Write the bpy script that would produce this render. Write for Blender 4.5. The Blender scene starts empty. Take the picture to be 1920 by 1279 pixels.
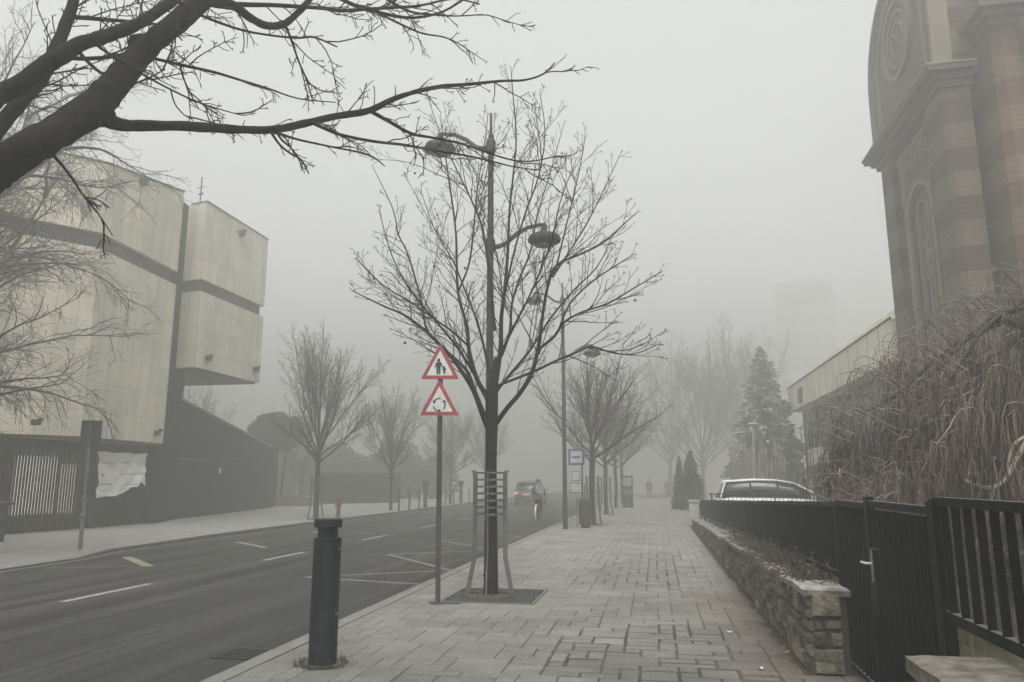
import bpy, bmesh, math, random
from mathutils import Vector, Matrix
PI = math.pi
S = bpy.context.scene
COL = S.collection
rnd = random.Random(11)

# ------------------------------------------------------------------ camera geometry
FPX, CX, CY, EYE = 1400.0, 960.0, 639.5, 1.65
TH = math.atan(260.5 / FPX)
PS = math.atan(268 * math.cos(TH) / FPX)
cR = Vector((math.cos(PS), math.sin(PS), 0))
cF = Vector((-math.sin(PS) * math.cos(TH), math.cos(PS) * math.cos(TH), math.sin(TH)))
cU = Vector((math.sin(PS) * math.sin(TH), -math.cos(PS) * math.sin(TH), math.cos(TH)))
EY = Vector((0, 0, EYE))
def ray(x, y): return cF + cR * ((x - CX) / FPX) + cU * ((CY - y) / FPX)
def at_y(x, y, Y):
    d = ray(x, y); return EY + d * (Y / d.y)
def at_x(x, y, X):
    d = ray(x, y); return EY + d * (X / d.x)
def at_z(x, y, Z):
    d = ray(x, y); return EY + d * ((Z - EYE) / d.z)
def at_d(x, y, D): return EY + ray(x, y) * D

# ------------------------------------------------------------------ materials
MATS = {}
def nn(nt, t, **kw):
    n = nt.nodes.new(t)
    for k, v in kw.items(): setattr(n, k, v)
    return n
def mat(name, col, rough=.75, metal=0.0, var=.18, scale=6, bump=0.0, bscale=70, frost=0.0, big=.12, spec=.4, stretch=None):
    if name in MATS: return MATS[name]
    m = bpy.data.materials.new(name); m.use_nodes = True
    nt = m.node_tree; L = nt.links
    b = nt.nodes['Principled BSDF']
    b.inputs['Roughness'].default_value = rough
    b.inputs['Metallic'].default_value = metal
    b.inputs['Specular IOR Level'].default_value = spec
    tc = nn(nt, 'ShaderNodeTexCoord'); src = tc.outputs['Object']
    if stretch:
        mp = nn(nt, 'ShaderNodeMapping'); mp.inputs['Scale'].default_value = stretch
        L.new(src, mp.inputs['Vector']); src = mp.outputs[0]
    n1 = nn(nt, 'ShaderNodeTexNoise'); n1.inputs['Scale'].default_value = scale; n1.inputs['Detail'].default_value = 6
    n2 = nn(nt, 'ShaderNodeTexNoise'); n2.inputs['Scale'].default_value = scale * .13; n2.inputs['Detail'].default_value = 3
    L.new(src, n1.inputs['Vector']); L.new(src, n2.inputs['Vector'])
    r1 = nn(nt, 'ShaderNodeMapRange'); r1.inputs[1].default_value = .3; r1.inputs[2].default_value = .7
    r1.inputs[3].default_value = 1 - var; r1.inputs[4].default_value = 1 + var
    r2 = nn(nt, 'ShaderNodeMapRange'); r2.inputs[1].default_value = .3; r2.inputs[2].default_value = .7
    r2.inputs[3].default_value = 1 - big; r2.inputs[4].default_value = 1 + big
    L.new(n1.outputs[0], r1.inputs[0]); L.new(n2.outputs[0], r2.inputs[0])
    mu = nn(nt, 'ShaderNodeMath', operation='MULTIPLY'); L.new(r1.outputs[0], mu.inputs[0]); L.new(r2.outputs[0], mu.inputs[1])
    vm = nn(nt, 'ShaderNodeVectorMath', operation='SCALE'); vm.inputs[0].default_value = col[:3]
    L.new(mu.outputs[0], vm.inputs['Scale'])
    out = vm.outputs[0]
    if frost > 0:
        g = nn(nt, 'ShaderNodeNewGeometry'); sx = nn(nt, 'ShaderNodeSeparateXYZ'); L.new(g.outputs['Normal'], sx.inputs[0])
        fr = nn(nt, 'ShaderNodeMapRange'); fr.inputs[1].default_value = .25; fr.inputs[2].default_value = 1.0
        fr.inputs[3].default_value = 0; fr.inputs[4].default_value = frost; L.new(sx.outputs[2], fr.inputs[0])
        fm = nn(nt, 'ShaderNodeMath', operation='MULTIPLY'); L.new(fr.outputs[0], fm.inputs[0]); L.new(r1.outputs[0], fm.inputs[1])
        mx = nn(nt, 'ShaderNodeMix', data_type='RGBA'); L.new(fm.outputs[0], mx.inputs['Factor'])
        L.new(out, mx.inputs['A']); mx.inputs['B'].default_value = (.62, .63, .63, 1); out = mx.outputs['Result']
    L.new(out, b.inputs['Base Color'])
    if bump > 0:
        nb = nn(nt, 'ShaderNodeTexNoise'); nb.inputs['Scale'].default_value = bscale; nb.inputs['Detail'].default_value = 5
        L.new(src, nb.inputs['Vector'])
        bp = nn(nt, 'ShaderNodeBump'); bp.inputs['Strength'].default_value = bump; bp.inputs['Distance'].default_value = .02
        L.new(nb.outputs[0], bp.inputs['Height']); L.new(bp.outputs[0], b.inputs['Normal'])
    MATS[name] = m
    return m
def emis(name, col, st):
    m = bpy.data.materials.new(name); m.use_nodes = True
    b = m.node_tree.nodes['Principled BSDF']
    b.inputs['Base Color'].default_value = (*col, 1)
    b.inputs['Emission Color'].default_value = (*col, 1); b.inputs['Emission Strength'].default_value = st
    return m

bark_dark = mat('bark_dark', (.0085, .0072, .0048), .95, var=.6, scale=16, bump=1.0, bscale=28, frost=.015, big=.5, spec=.08)
bark_young = mat('bark_young', (.011, .010, .0075), .9, var=.45, scale=22, bump=.6, bscale=40, frost=.03, spec=.1)
twig_m = mat('twig_bark', (.016, .0145, .0125), .9, var=.2, frost=.07, spec=.1)
twig_dark = mat('twig_overhang', (.014, .0125, .011), .9, var=.2, frost=.12, spec=.1)
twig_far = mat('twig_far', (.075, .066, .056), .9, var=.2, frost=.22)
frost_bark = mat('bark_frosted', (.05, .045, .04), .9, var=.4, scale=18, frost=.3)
weep_m = mat('weeping_twig', (.118, .09, .073), .9, var=.4, scale=3, frost=.25, big=.3)
weep_dark = mat('weeping_shade', (.03, .024, .021), .9, var=.3, scale=3)  # dark copy of the twig colour, paints the shade inside the crown
shrub_m = mat('shrub_twig', (.135, .103, .082), .9, var=.35, scale=4, frost=.2)
fence_m = mat('fence_paint', (.0035, .0045, .0042), .5, .0, var=.25, scale=20, bump=.05, spec=.09, frost=.16)
screen_m = mat('screen_steel', (.016, .013, .0105), .6, .0, var=.3, scale=9, spec=.15)
metal_grey = mat('galvanised_grey', (.055, .055, .05), .55, .15, var=.25, scale=12, spec=.3)
guard_m = mat('guard_steel', (.12, .122, .116), .45, .4, var=.2, scale=14)
lamp_m = mat('lamp_paint', (.03, .031, .031), .55, .1, var=.12, spec=.2)
bollard_m = mat('bollard_paint', (.011, .0165, .0185), .42, .0, var=.4, scale=7, bump=.08, big=.3, spec=.14)
iron_m = mat('cast_iron', (.05, .05, .048), .6, .3, var=.35, scale=20)
sign_red = mat('sign_red', (.27, .042, .048), .5, var=.1, scale=20)
sign_white = mat('sign_white', (.5, .52, .49), .5, var=.08, scale=10)
sign_black = mat('sign_black', (.02, .02, .02), .5)
sign_back = mat('sign_back', (.03, .03, .031), .6, .1, spec=.2)
stop_blue = mat('stop_blue', (.07, .08, .2), .5)
clad_m = None
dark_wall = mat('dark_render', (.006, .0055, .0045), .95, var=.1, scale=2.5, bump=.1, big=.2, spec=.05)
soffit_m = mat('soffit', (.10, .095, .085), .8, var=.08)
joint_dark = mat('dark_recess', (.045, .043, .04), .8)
coping_m = mat('coping_metal', (.2, .2, .19), .5, .2)
stone_cap = mat('wall_cap', (.16, .147, .122), .95, var=.5, scale=9, bump=1.0, bscale=24, frost=.12, big=.4)
mortar_m = mat('mortar', (.05, .045, .036), .95, var=.3)
kerb_m = mat('kerb_stone', (.16, .155, .138), .85, var=.15, scale=30, bump=.2)
kerb_dark = mat('kerb_dark', (.075, .07, .064), .85, var=.15, scale=20)
soil_m = mat('soil', (.06, .04, .025), .95, var=.4, scale=30, bump=.6)
yard_m = mat('yard_grass', (.075, .07, .04), .95, var=.45, scale=9, bump=.8, bscale=30, big=.3)
ground_m = mat('earth', (.12, .115, .095), .95, var=.3, scale=2)
paper_m = mat('paper', (.75, .75, .73), .8, var=.08)
white_paint = mat('line_white', (.27, .27, .25), .8, var=.3, scale=16)
yellow_paint = mat('line_yellow', (.2, .185, .115), .8, var=.3, scale=16)
glass_m = mat('car_glass', (.012, .013, .014), .12, var=.05, spec=.6)
white_car = mat('car_white', (.68, .69, .69), .3, var=.03, spec=.5)
dark_car = mat('car_maroon', (.09, .035, .03), .35, var=.05)
tyre_m = mat('tyre', (.015, .015, .015), .9)
chrome_m = mat('steel_bright', (.35, .35, .35), .3, .8, var=.05)
skin_m = mat('skin', (.4, .26, .2), .6, var=.05)
jacket_teal = mat('jacket_dark', (.05, .06, .065), .9, var=.1)
coat_dark = mat('coat_dark', (.03, .03, .033), .9, var=.1)
trouser_m = mat('trousers_brown', (.085, .045, .042), .9, var=.1)
bag_pale = mat('bag_pale', (.2, .25, .24), .8, var=.1)
hair_m = mat('hair_dark', (.02, .016, .014), .8)
leaf_dark = mat('evergreen', (.012, .018, .010), .8, var=.35, scale=3, big=.25)
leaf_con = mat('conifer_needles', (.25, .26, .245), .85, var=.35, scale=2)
leaf_thuja = mat('thuja', (.04, .048, .026), .85, var=.4, scale=3)
hedge_m = mat('hedge_leaf', (.03, .033, .022), .9, var=.35, scale=1.2)
bin_m = mat('bin_wood', (.04, .03, .028), .7, var=.2)
hydrant_m = mat('hydrant_red', (.13, .03, .028), .5, var=.1)
wood_m = mat('wood_slats', (.2, .165, .13), .8, var=.2)
concrete_m = mat('concrete', (.3, .29, .26), .85, var=.1, scale=3)
panel_m = mat('fascia_panel', (.72, .68, .56), .8, var=.06, scale=2, big=.1)
win_dark = mat('window_glass', (.05, .055, .055), .2, var=.1)
block_win = mat('tower_window', (.42, .43, .43), .4)
block_m = mat('tower_render', (.5, .5, .49), .9)  # fog tone put into the wall and window colours so the block fades
ivy_m = mat('creeper_dry', (.05, .038, .027), .95, var=.5, scale=12)
step_m = mat('brick_steps', (.11, .09, .072), .9, var=.2)

def cladding():
    m = mat('limestone_cladding', (.515, .482, .408), .8, var=.07, scale=1.6, big=.1)
    nt = m.node_tree; L = nt.links; b = nt.nodes['Principled BSDF']
    old = b.inputs['Base Color'].links[0].from_socket
    uv = nn(nt, 'ShaderNodeUVMap'); uv.uv_map = 'UVMap'
    br = nn(nt, 'ShaderNodeTexBrick'); L.new(uv.outputs[0], br.inputs['Vector'])
    br.offset = 0.0; br.inputs['Scale'].default_value = 1.0
    br.inputs['Brick Width'].default_value = .62; br.inputs['Row Height'].default_value = .98
    br.inputs['Mortar Size'].default_value = .016; br.inputs['Mortar Smooth'].default_value = .3
    br.inputs['Color1'].default_value = (.9, .9, .9, 1); br.inputs['Color2'].default_value = (1.08, 1.05, 1.0, 1); br.inputs['Mortar'].default_value = (.68, .66, .63, 1)
    mx = nn(nt, 'ShaderNodeMix', data_type='RGBA', blend_type='MULTIPLY'); mx.inputs['Factor'].default_value = 1
    L.new(old, mx.inputs['A']); L.new(br.outputs[0], mx.inputs['B']); 
    # faint vertical grain of the sawn slabs
    mp = nn(nt, 'ShaderNodeMapping'); mp.inputs['Scale'].default_value = (26, .6, 1); L.new(uv.outputs[0], mp.inputs[0])
    ns = nn(nt, 'ShaderNodeTexNoise'); ns.inputs['Scale'].default_value = 1; L.new(mp.outputs[0], ns.inputs['Vector'])
    mr = nn(nt, 'ShaderNodeMapRange'); mr.inputs[1].default_value = .3; mr.inputs[2].default_value = .7; mr.inputs[3].default_value = .93; mr.inputs[4].default_value = 1.05
    L.new(ns.outputs[0], mr.inputs[0])
    vm = nn(nt, 'ShaderNodeVectorMath', operation='SCALE'); L.new(mx.outputs['Result'], vm.inputs[0]); L.new(mr.outputs[0], vm.inputs['Scale'])
    mp2 = nn(nt, 'ShaderNodeMapping'); mp2.inputs['Scale'].default_value = (2.6, .12, 1); L.new(uv.outputs[0], mp2.inputs[0])
    n2 = nn(nt, 'ShaderNodeTexNoise'); n2.inputs['Scale'].default_value = 1; n2.inputs['Detail'].default_value = 5; L.new(mp2.outputs[0], n2.inputs['Vector'])
    m2 = nn(nt, 'ShaderNodeMapRange'); m2.inputs[1].default_value = .3; m2.inputs[2].default_value = .7; m2.inputs[3].default_value = .84; m2.inputs[4].default_value = 1.06
    L.new(n2.outputs[0], m2.inputs[0]); v2 = nn(nt, 'ShaderNodeVectorMath', operation='SCALE'); L.new(vm.outputs[0], v2.inputs[0]); L.new(m2.outputs[0], v2.inputs['Scale'])
    L.new(v2.outputs[0], b.inputs['Base Color'])
    return m
clad_m = cladding()

def banded(name, c1, c2, period=1.46, c3=None):
    m = mat(name, (1, 1, 1), .9, var=.12, scale=5, bump=.3, bscale=18, big=.1)
    nt = m.node_tree; L = nt.links; b = nt.nodes['Principled BSDF']
    vm = b.inputs['Base Color'].links[0].from_socket
    tc = nn(nt, 'ShaderNodeTexCoord'); sx = nn(nt, 'ShaderNodeSeparateXYZ'); L.new(tc.outputs['Object'], sx.inputs[0])
    d = nn(nt, 'ShaderNodeMath', operation='DIVIDE'); d.inputs[1].default_value = period; L.new(sx.outputs[2], d.inputs[0])
    f = nn(nt, 'ShaderNodeMath', operation='FRACT'); L.new(d.outputs[0], f.inputs[0])
    g = nn(nt, 'ShaderNodeMath', operation='GREATER_THAN'); g.inputs[1].default_value = .5; L.new(f.outputs[0], g.inputs[0])
    mx = nn(nt, 'ShaderNodeMix', data_type='RGBA'); L.new(g.outputs[0], mx.inputs['Factor'])
    mx.inputs['A'].default_value = (*c1, 1); mx.inputs['B'].default_value = (*c2, 1)
    # brick courses
    d2 = nn(nt, 'ShaderNodeMath', operation='DIVIDE'); d2.inputs[1].default_value = .16; L.new(sx.outputs[2], d2.inputs[0])
    f2 = nn(nt, 'ShaderNodeMath', operation='FRACT'); L.new(d2.outputs[0], f2.inputs[0])
    g2 = nn(nt, 'ShaderNodeMath', operation='GREATER_THAN'); g2.inputs[1].default_value = .78; L.new(f2.outputs[0], g2.inputs[0])
    mr = nn(nt, 'ShaderNodeMapRange'); mr.inputs[3].default_value = 1.03; mr.inputs[4].default_value = .66; L.new(g2.outputs[0], mr.inputs[0])
    v1 = nn(nt, 'ShaderNodeVectorMath', operation='MULTIPLY'); L.new(mx.outputs['Result'], v1.inputs[0]); L.new(vm, v1.inputs[1])
    v2 = nn(nt, 'ShaderNodeVectorMath', operation='SCALE'); L.new(v1.outputs[0], v2.inputs[0]); L.new(mr.outputs[0], v2.inputs['Scale'])
    L.new(v2.outputs[0], b.inputs['Base Color'])
    return m
church_band = banded('church_banded_brick', (.062, .036, .027), (.112, .084, .061))
church_band2 = banded('church_banded_brick_orange', (.095, .051, .03), (.145, .098, .062))
church_plain = mat('church_brick', (.095, .07, .054), .9, var=.2, scale=8, bump=.25, bscale=25)
church_trim = mat('church_trim', (.185, .15, .112), .9, var=.15, scale=6)
church_shade = mat('church_recess_shade', (.05, .037, .03), .9, var=.15, scale=8)  # darker brick colour, paints the shade of the recesses

# ------------------------------------------------------------------ mesh builder
WL = {}
class MB:
    def __init__(s): s.v = []; s.f = []; s.uv = None; s.col = None
    def box(s, c, d, rz=0, tap=1.0):
        cx, cy, cz = c; x, y, z = d[0] / 2, d[1] / 2, d[2] / 2
        o = len(s.v); ca, sa = math.cos(rz), math.sin(rz)
        for k, t in ((-z, 1.0), (z, tap)):
            for a, b in ((-x, -y), (x, -y), (x, y), (-x, y)):
                a, b = a * t, b * t
                s.v.append((cx + a * ca - b * sa, cy + a * sa + b * ca, cz + k))
        s.f += [(o, o+3, o+2, o+1), (o+4, o+5, o+6, o+7), (o, o+1, o+5, o+4), (o+1, o+2, o+6, o+5), (o+2, o+3, o+7, o+6), (o+3, o, o+4, o+7)]
        return s
    def tube(s, pts, rad, n=5, cap=True):
        pts = [Vector(p) for p in pts]; o = len(s.v); m = len(pts)
        if not isinstance(rad, (list, tuple)): rad = [rad] * m
        prev = None
        for i, p in enumerate(pts):
            t = (pts[min(i+1, m-1)] - pts[max(i-1, 0)])
            if t.length < 1e-9: t = Vector((0, 0, 1))
            t.normalize()
            if prev is None:
                a = Vector((0, 0, 1)) if abs(t.z) < .9 else Vector((1, 0, 0))
                prev = (a - t * a.dot(t)).normalized()
            else:
                q = prev - t * prev.dot(t)
                prev = q.normalized() if q.length > 1e-6 else t.orthogonal().normalized()
            w = t.cross(prev)
            for k in range(n):
                an = 2 * PI * k / n
                e = p + (prev * math.cos(an) + w * math.sin(an)) * rad[i]
                s.v.append((e.x, e.y, e.z))
        for i in range(m - 1):
            for k in range(n):
                k2 = (k + 1) % n
                s.f.append((o + i*n + k, o + i*n + k2, o + (i+1)*n + k2, o + (i+1)*n + k))
        if cap:
            s.f.append(tuple(o + k for k in reversed(range(n)))); s.f.append(tuple(o + (m-1)*n + k for k in range(n)))
        return s
    def bark_tube(s, pts, rad, n=26, amp=.06, sub=3):
        from mathutils import noise as NZ
        sp = spline(list(zip([Vector(p) for p in pts], rad)), sub)
        o = len(s.v); s.tube([p for p, _ in sp], [q for _, q in sp], n)
        m = len(sp)
        for i in range(m):
            c, r0 = sp[i]
            for k in range(n):
                v = Vector(s.v[o + i*n + k]); d = v - c
                e = NZ.noise(v * 5.5) * .9 + NZ.noise(v * 15) * .55 + NZ.noise(Vector((k * 1.9, i * .23, r0 * 9))) * .8
                v = c + d * (1 + amp * e); s.v[o + i*n + k] = (v.x, v.y, v.z)
        return s
    def lathe(s, prof, c=(0, 0, 0), n=20):
        o = len(s.v); m = len(prof)
        for r, z in prof:
            for k in range(n):
                a = 2 * PI * k / n; s.v.append((c[0] + r * math.cos(a), c[1] + r * math.sin(a), c[2] + z))
        for i in range(m - 1):
            for k in range(n):
                k2 = (k + 1) % n; s.f.append((o+i*n+k, o+i*n+k2, o+(i+1)*n+k2, o+(i+1)*n+k))
        s.f.append(tuple(o + k for k in reversed(range(n)))); s.f.append(tuple(o + (m-1)*n + k for k in range(n)))
        return s
    def prism(s, bot, top):
        """bottom ring and top ring of equal count, ccw from above"""
        o = len(s.v); n = len(bot)
        s.v += [tuple(p) for p in bot] + [tuple(p) for p in top]
        s.f.append(tuple(o + k for k in reversed(range(n)))); s.f.append(tuple(o + n + k for k in range(n)))
        for k in range(n):
            k2 = (k + 1) % n; s.f.append((o+k, o+k2, o+n+k2, o+n+k))
        return s
    def plan(s, poly, z0, z1):
        n = len(poly)
        zt = z1 if isinstance(z1, (list, tuple)) else [z1] * n
        return s.prism([(p[0], p[1], z0) for p in poly], [(p[0], p[1], zt[i]) for i, p in enumerate(poly)])
    def quad(s, a, b, c, d):
        o = len(s.v); s.v += [tuple(a), tuple(b), tuple(c), tuple(d)]; s.f.append((o, o+1, o+2, o+3)); return s
    def plate(s, pts, nrm):
        """flat polygon given thickness along nrm"""
        nv = Vector(nrm); pts = [Vector(p) for p in pts]; return s.prism(pts, [p + nv for p in pts])
    def build(s, name, m, parent=None, smooth=False):
        me = bpy.data.meshes.new(name); me.from_pydata(s.v, [], s.f); me.update()
        bm = bmesh.new(); bm.from_mesh(me); bmesh.ops.recalc_face_normals(bm, faces=bm.faces); bm.to_mesh(me); bm.free()
        if smooth: me.shade_smooth() if hasattr(me, 'shade_smooth') else None
        me.materials.append(m)
        ob = bpy.data.objects.new(name, me); COL.objects.link(ob)
        if parent is not None:
            ob.parent = parent
            w = WL.get(parent.name)
            if w is not None: ob.matrix_parent_inverse = Matrix.Translation(-w)
        return ob
def box_uv(ob):
    me = ob.data; ul = me.uv_layers.new(name='UVMap')
    for p in me.polygons:
        n = p.normal
        for li in p.loop_indices:
            v = me.vertices[me.loops[li].vertex_index].co
            if abs(n.z) > .8: ul.data[li].uv = (v.x, v.y)
            else:
                t = Vector((-n.y, n.x)); t.normalize(); ul.data[li].uv = (v.x * t.x + v.y * t.y, v.z)
def thing(name, label, cat, loc=(0, 0, 0), group=None):
    o = bpy.data.objects.new(name, None); COL.objects.link(o); o.location = loc
    o.empty_display_size = .3; WL[o.name] = Vector(loc)
    o['label'] = label; o['category'] = cat
    if group: o['group'] = group
    return o
def tag(o, label, cat, group=None, kind=None):
    o['label'] = label; o['category'] = cat
    if group: o['group'] = group
    if kind: o['kind'] = kind
    return o
def struct(o, kind='structure'): o['kind'] = kind; return o
def dup(root, loc, rz=0, scale=1, label=None):
    r = root.copy(); COL.objects.link(r); r.location = loc; r.rotation_euler = (0, 0, rz); r.scale = (scale,) * 3
    if label: r['label'] = label
    def rec(a, b):
        for ch in list(a.children):
            c = ch.copy(); COL.objects.link(c); c.parent = b; c.matrix_parent_inverse = ch.matrix_parent_inverse.copy(); rec(ch, c)
    rec(root, r)
    return r

# ------------------------------------------------------------------ setting
KX, WX, LX = -3.77, 1.27, -13.4
struct(MB().quad((-190, -60, -.3), (190, -60, -.3), (190, 235, -.3), (-190, 235, -.3)).build('ground', ground_m))

def asphalt():
    m = mat('asphalt', (.029, .0285, .0262), .9, var=.45, scale=55, bump=.35, bscale=160, big=.06, spec=.12)
    nt = m.node_tree; L = nt.links; b = nt.nodes['Principled BSDF']
    vm = b.inputs['Base Color'].links[0].from_socket
    tc = nn(nt, 'ShaderNodeTexCoord')
    out = vm
    for sc, lo, hi, a in (((2.4, .03, 1), .36, .68, .7), ((7, .045, 1), .42, .7, .5), ((.5, .3, 1), .35, .7, .3)):
        mp = nn(nt, 'ShaderNodeMapping'); mp.inputs['Scale'].default_value = sc; L.new(tc.outputs['Object'], mp.inputs[0])
        ns = nn(nt, 'ShaderNodeTexNoise'); ns.inputs['Scale'].default_value = 1; ns.inputs['Detail'].default_value = 4; L.new(mp.outputs[0], ns.inputs['Vector'])
        mr = nn(nt, 'ShaderNodeMapRange'); mr.inputs[1].default_value = lo; mr.inputs[2].default_value = hi; mr.inputs[3].default_value = 1 - a * .22; mr.inputs[4].default_value = 1 + a
        L.new(ns.outputs[0], mr.inputs[0])
        v = nn(nt, 'ShaderNodeVectorMath', operation='SCALE'); L.new(out, v.inputs[0]); L.new(mr.outputs[0], v.inputs['Scale']); out = v.outputs[0]
    L.new(out, b.inputs['Base Color'])
    return m
rd = MB(); rd.quad((-14.2, -30, -.12), (KX + .05, -30, -.12), (KX + .05, 150, -.12), (-14.2, 150, -.12))
struct(rd.build('road', asphalt()))
lk = [(-12.6, -30), (-12.62, 5), (-12.68, 13), (-12.8, 15.3), (-13.28, 17), (-13.38, 21.5), (-13.5, 28.5), (-13.42, 40), (-13.5, 60), (-13.5, 150)]
# far pavement, dropped towards the crossing at its near end
mb = MB(); o = 0
kerb = MB()
for i, (x, y) in enumerate(lk):
    ez = -.085 if y < 15.6 else (-.04 if y < 17.5 else 0)
    mb.v += [(x - .14, y, ez), (x - 1.6, y, 0), (-60, y, 0)]
    if i:
        a = (i - 1) * 3; mb.f += [(a, a+1, a+4, a+3), (a+1, a+2, a+5, a+4)]
def slabs():
    m = mat('far_paving', (.24, .238, .222), .9, var=.14, scale=18, bump=.2, bscale=60, big=.12)
    nt = m.node_tree; L = nt.links; b = nt.nodes['Principled BSDF']; old = b.inputs['Base Color'].links[0].from_socket
    tc = nn(nt, 'ShaderNodeTexCoord'); br = nn(nt, 'ShaderNodeTexBrick'); L.new(tc.outputs['Object'], br.inputs['Vector'])
    br.inputs['Scale'].default_value = 1; br.inputs['Brick Width'].default_value = .4; br.inputs['Row Height'].default_value = .3; br.inputs['Mortar Size'].default_value = .012
    br.inputs['Color1'].default_value = (.9, .9, .9, 1); br.inputs['Color2'].default_value = (1.05, 1.05, 1.05, 1); br.inputs['Mortar'].default_value = (.66, .64, .6, 1)
    mx = nn(nt, 'ShaderNodeMix', data_type='RGBA', blend_type='MULTIPLY'); mx.inputs['Factor'].default_value = 1
    L.new(old, mx.inputs['A']); L.new(br.outputs[0], mx.inputs['B']); L.new(mx.outputs['Result'], b.inputs['Base Color'])
    return m
struct(mb.build('far_pavement', slabs()))
for i in range(len(lk) - 1):
    (x0, y0), (x1, y1) = lk[i], lk[i+1]
    e0 = -.082 if y0 < 15.6 else (-.037 if y0 < 17.5 else .003); e1 = -.082 if y1 < 15.6 else (-.037 if y1 < 17.5 else .003)
    kerb.prism([(x0 - .145, y0, -.16), (x0, y0, -.16), (x1, y1, -.16), (x1 - .145, y1, -.16)], [(x0 - .145, y0, e0), (x0, y0, e0), (x1, y1, e1), (x1 - .145, y1, e1)])
struct(kerb.build('far_kerb', kerb_dark))
gut = MB()
for i in range(len(lk) - 1):
    (x0, y0), (x1, y1) = lk[i], lk[i+1]
    gut.quad((x0 + .002, y0, -.114), (x0 + .16, y0, -.114), (x1 + .16, y1, -.114), (x1 + .002, y1, -.114))
struct(gut.build('gutter', mat('gutter_stone', (.12, .12, .112), .85, var=.2, scale=14)))
kb = MB(); y = -6.0
while y < 90:
    kb.box((KX + .09, y + .5, -.079), (.18, .994, .166)); y += 1.0
struct(kb.build('kerb', kerb_m))

# near pavement: a joint bed and individually cut pavers
def bed_mat():
    m = mat('paving_joints', (.062, .057, .046), .95, var=.45, scale=30, bump=.4)
    nt = m.node_tree; L = nt.links; b = nt.nodes['Principled BSDF']; old = b.inputs['Base Color'].links[0].from_socket
    tc = nn(nt, 'ShaderNodeTexCoord'); ns = nn(nt, 'ShaderNodeTexNoise'); ns.inputs['Scale'].default_value = .55; ns.inputs['Detail'].default_value = 3
    L.new(tc.outputs['Object'], ns.inputs['Vector'])
    mr = nn(nt, 'ShaderNodeMapRange'); mr.inputs[1].default_value = .42; mr.inputs[2].default_value = .55; L.new(ns.outputs[0], mr.inputs[0])
    mx = nn(nt, 'ShaderNodeMix', data_type='RGBA'); L.new(mr.outputs[0], mx.inputs['Factor']); L.new(old, mx.inputs['A']); mx.inputs['B'].default_value = (.036, .034, .025, 1)
    L.new(mx.outputs['Result'], b.inputs['Base Color'])
    return m
struct(MB().quad((KX + .18, -8, -.010), (3.2, -8, -.010), (3.2, 90, -.010), (KX + .18, 90, -.010)).build('pavement_bed', bed_mat()))
def paver_mat():
    m = mat('pavers', (.165, .162, .146), .88, var=.27, scale=38, bump=.35, bscale=120, big=.1)
    nt = m.node_tree; L = nt.links; b = nt.nodes['Principled BSDF']; old = b.inputs['Base Color'].links[0].from_socket
    at = nn(nt, 'ShaderNodeAttribute'); at.attribute_name = 'tint'
    mx = nn(nt, 'ShaderNodeMix', data_type='RGBA', blend_type='MULTIPLY'); mx.inputs['Factor'].default_value = 1
    L.new(old, mx.inputs['A']); L.new(at.outputs['Color'], mx.inputs['B'])
    # worn, damp patches
    tc = nn(nt, 'ShaderNodeTexCoord'); ns = nn(nt, 'ShaderNodeTexNoise'); ns.inputs['Scale'].default_value = .8; ns.inputs['Detail'].default_value = 6
    L.new(tc.outputs['Object'], ns.inputs['Vector'])
    mr = nn(nt, 'ShaderNodeMapRange'); mr.inputs[1].default_value = .35; mr.inputs[2].default_value = .65; mr.inputs[3].default_value = .78; mr.inputs[4].default_value = 1.12
    L.new(ns.outputs[0], mr.inputs[0])
    v = nn(nt, 'ShaderNodeVectorMath', operation='SCALE'); L.new(mx.outputs['Result'], v.inputs[0]); L.new(mr.outputs[0], v.inputs['Scale'])
    L.new(v.outputs[0], b.inputs['Base Color'])
    return m
def mossy(x, y):
    """patches where the joints have opened up"""
    from mathutils import noise as NZ
    def blk(x0, x1, y0, y1, e):
        n = NZ.noise(Vector((x * 1.3, y * .9, 4.2))) * .5
        d = min((x - x0) / e, (x1 - x) / e, (y - y0) / (e * 1.6), (y1 - y) / (e * 1.6)) + n
        return max(0.0, min(1.0, d + .5))
    return max(blk(-1.15, 1.0, 3, 9.3, .35), blk(-1.15, .55, 12.3, 18.0, .4), .55 * blk(-1.4, .8, 20.5, 24, .5), .7 * blk(-2.2, -1.2, 3, 6.8, .4))
GR_X0, GR_X1, GR_Y0, GR_Y1 = -2.99, -1.66, 10.42, 11.78
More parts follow.
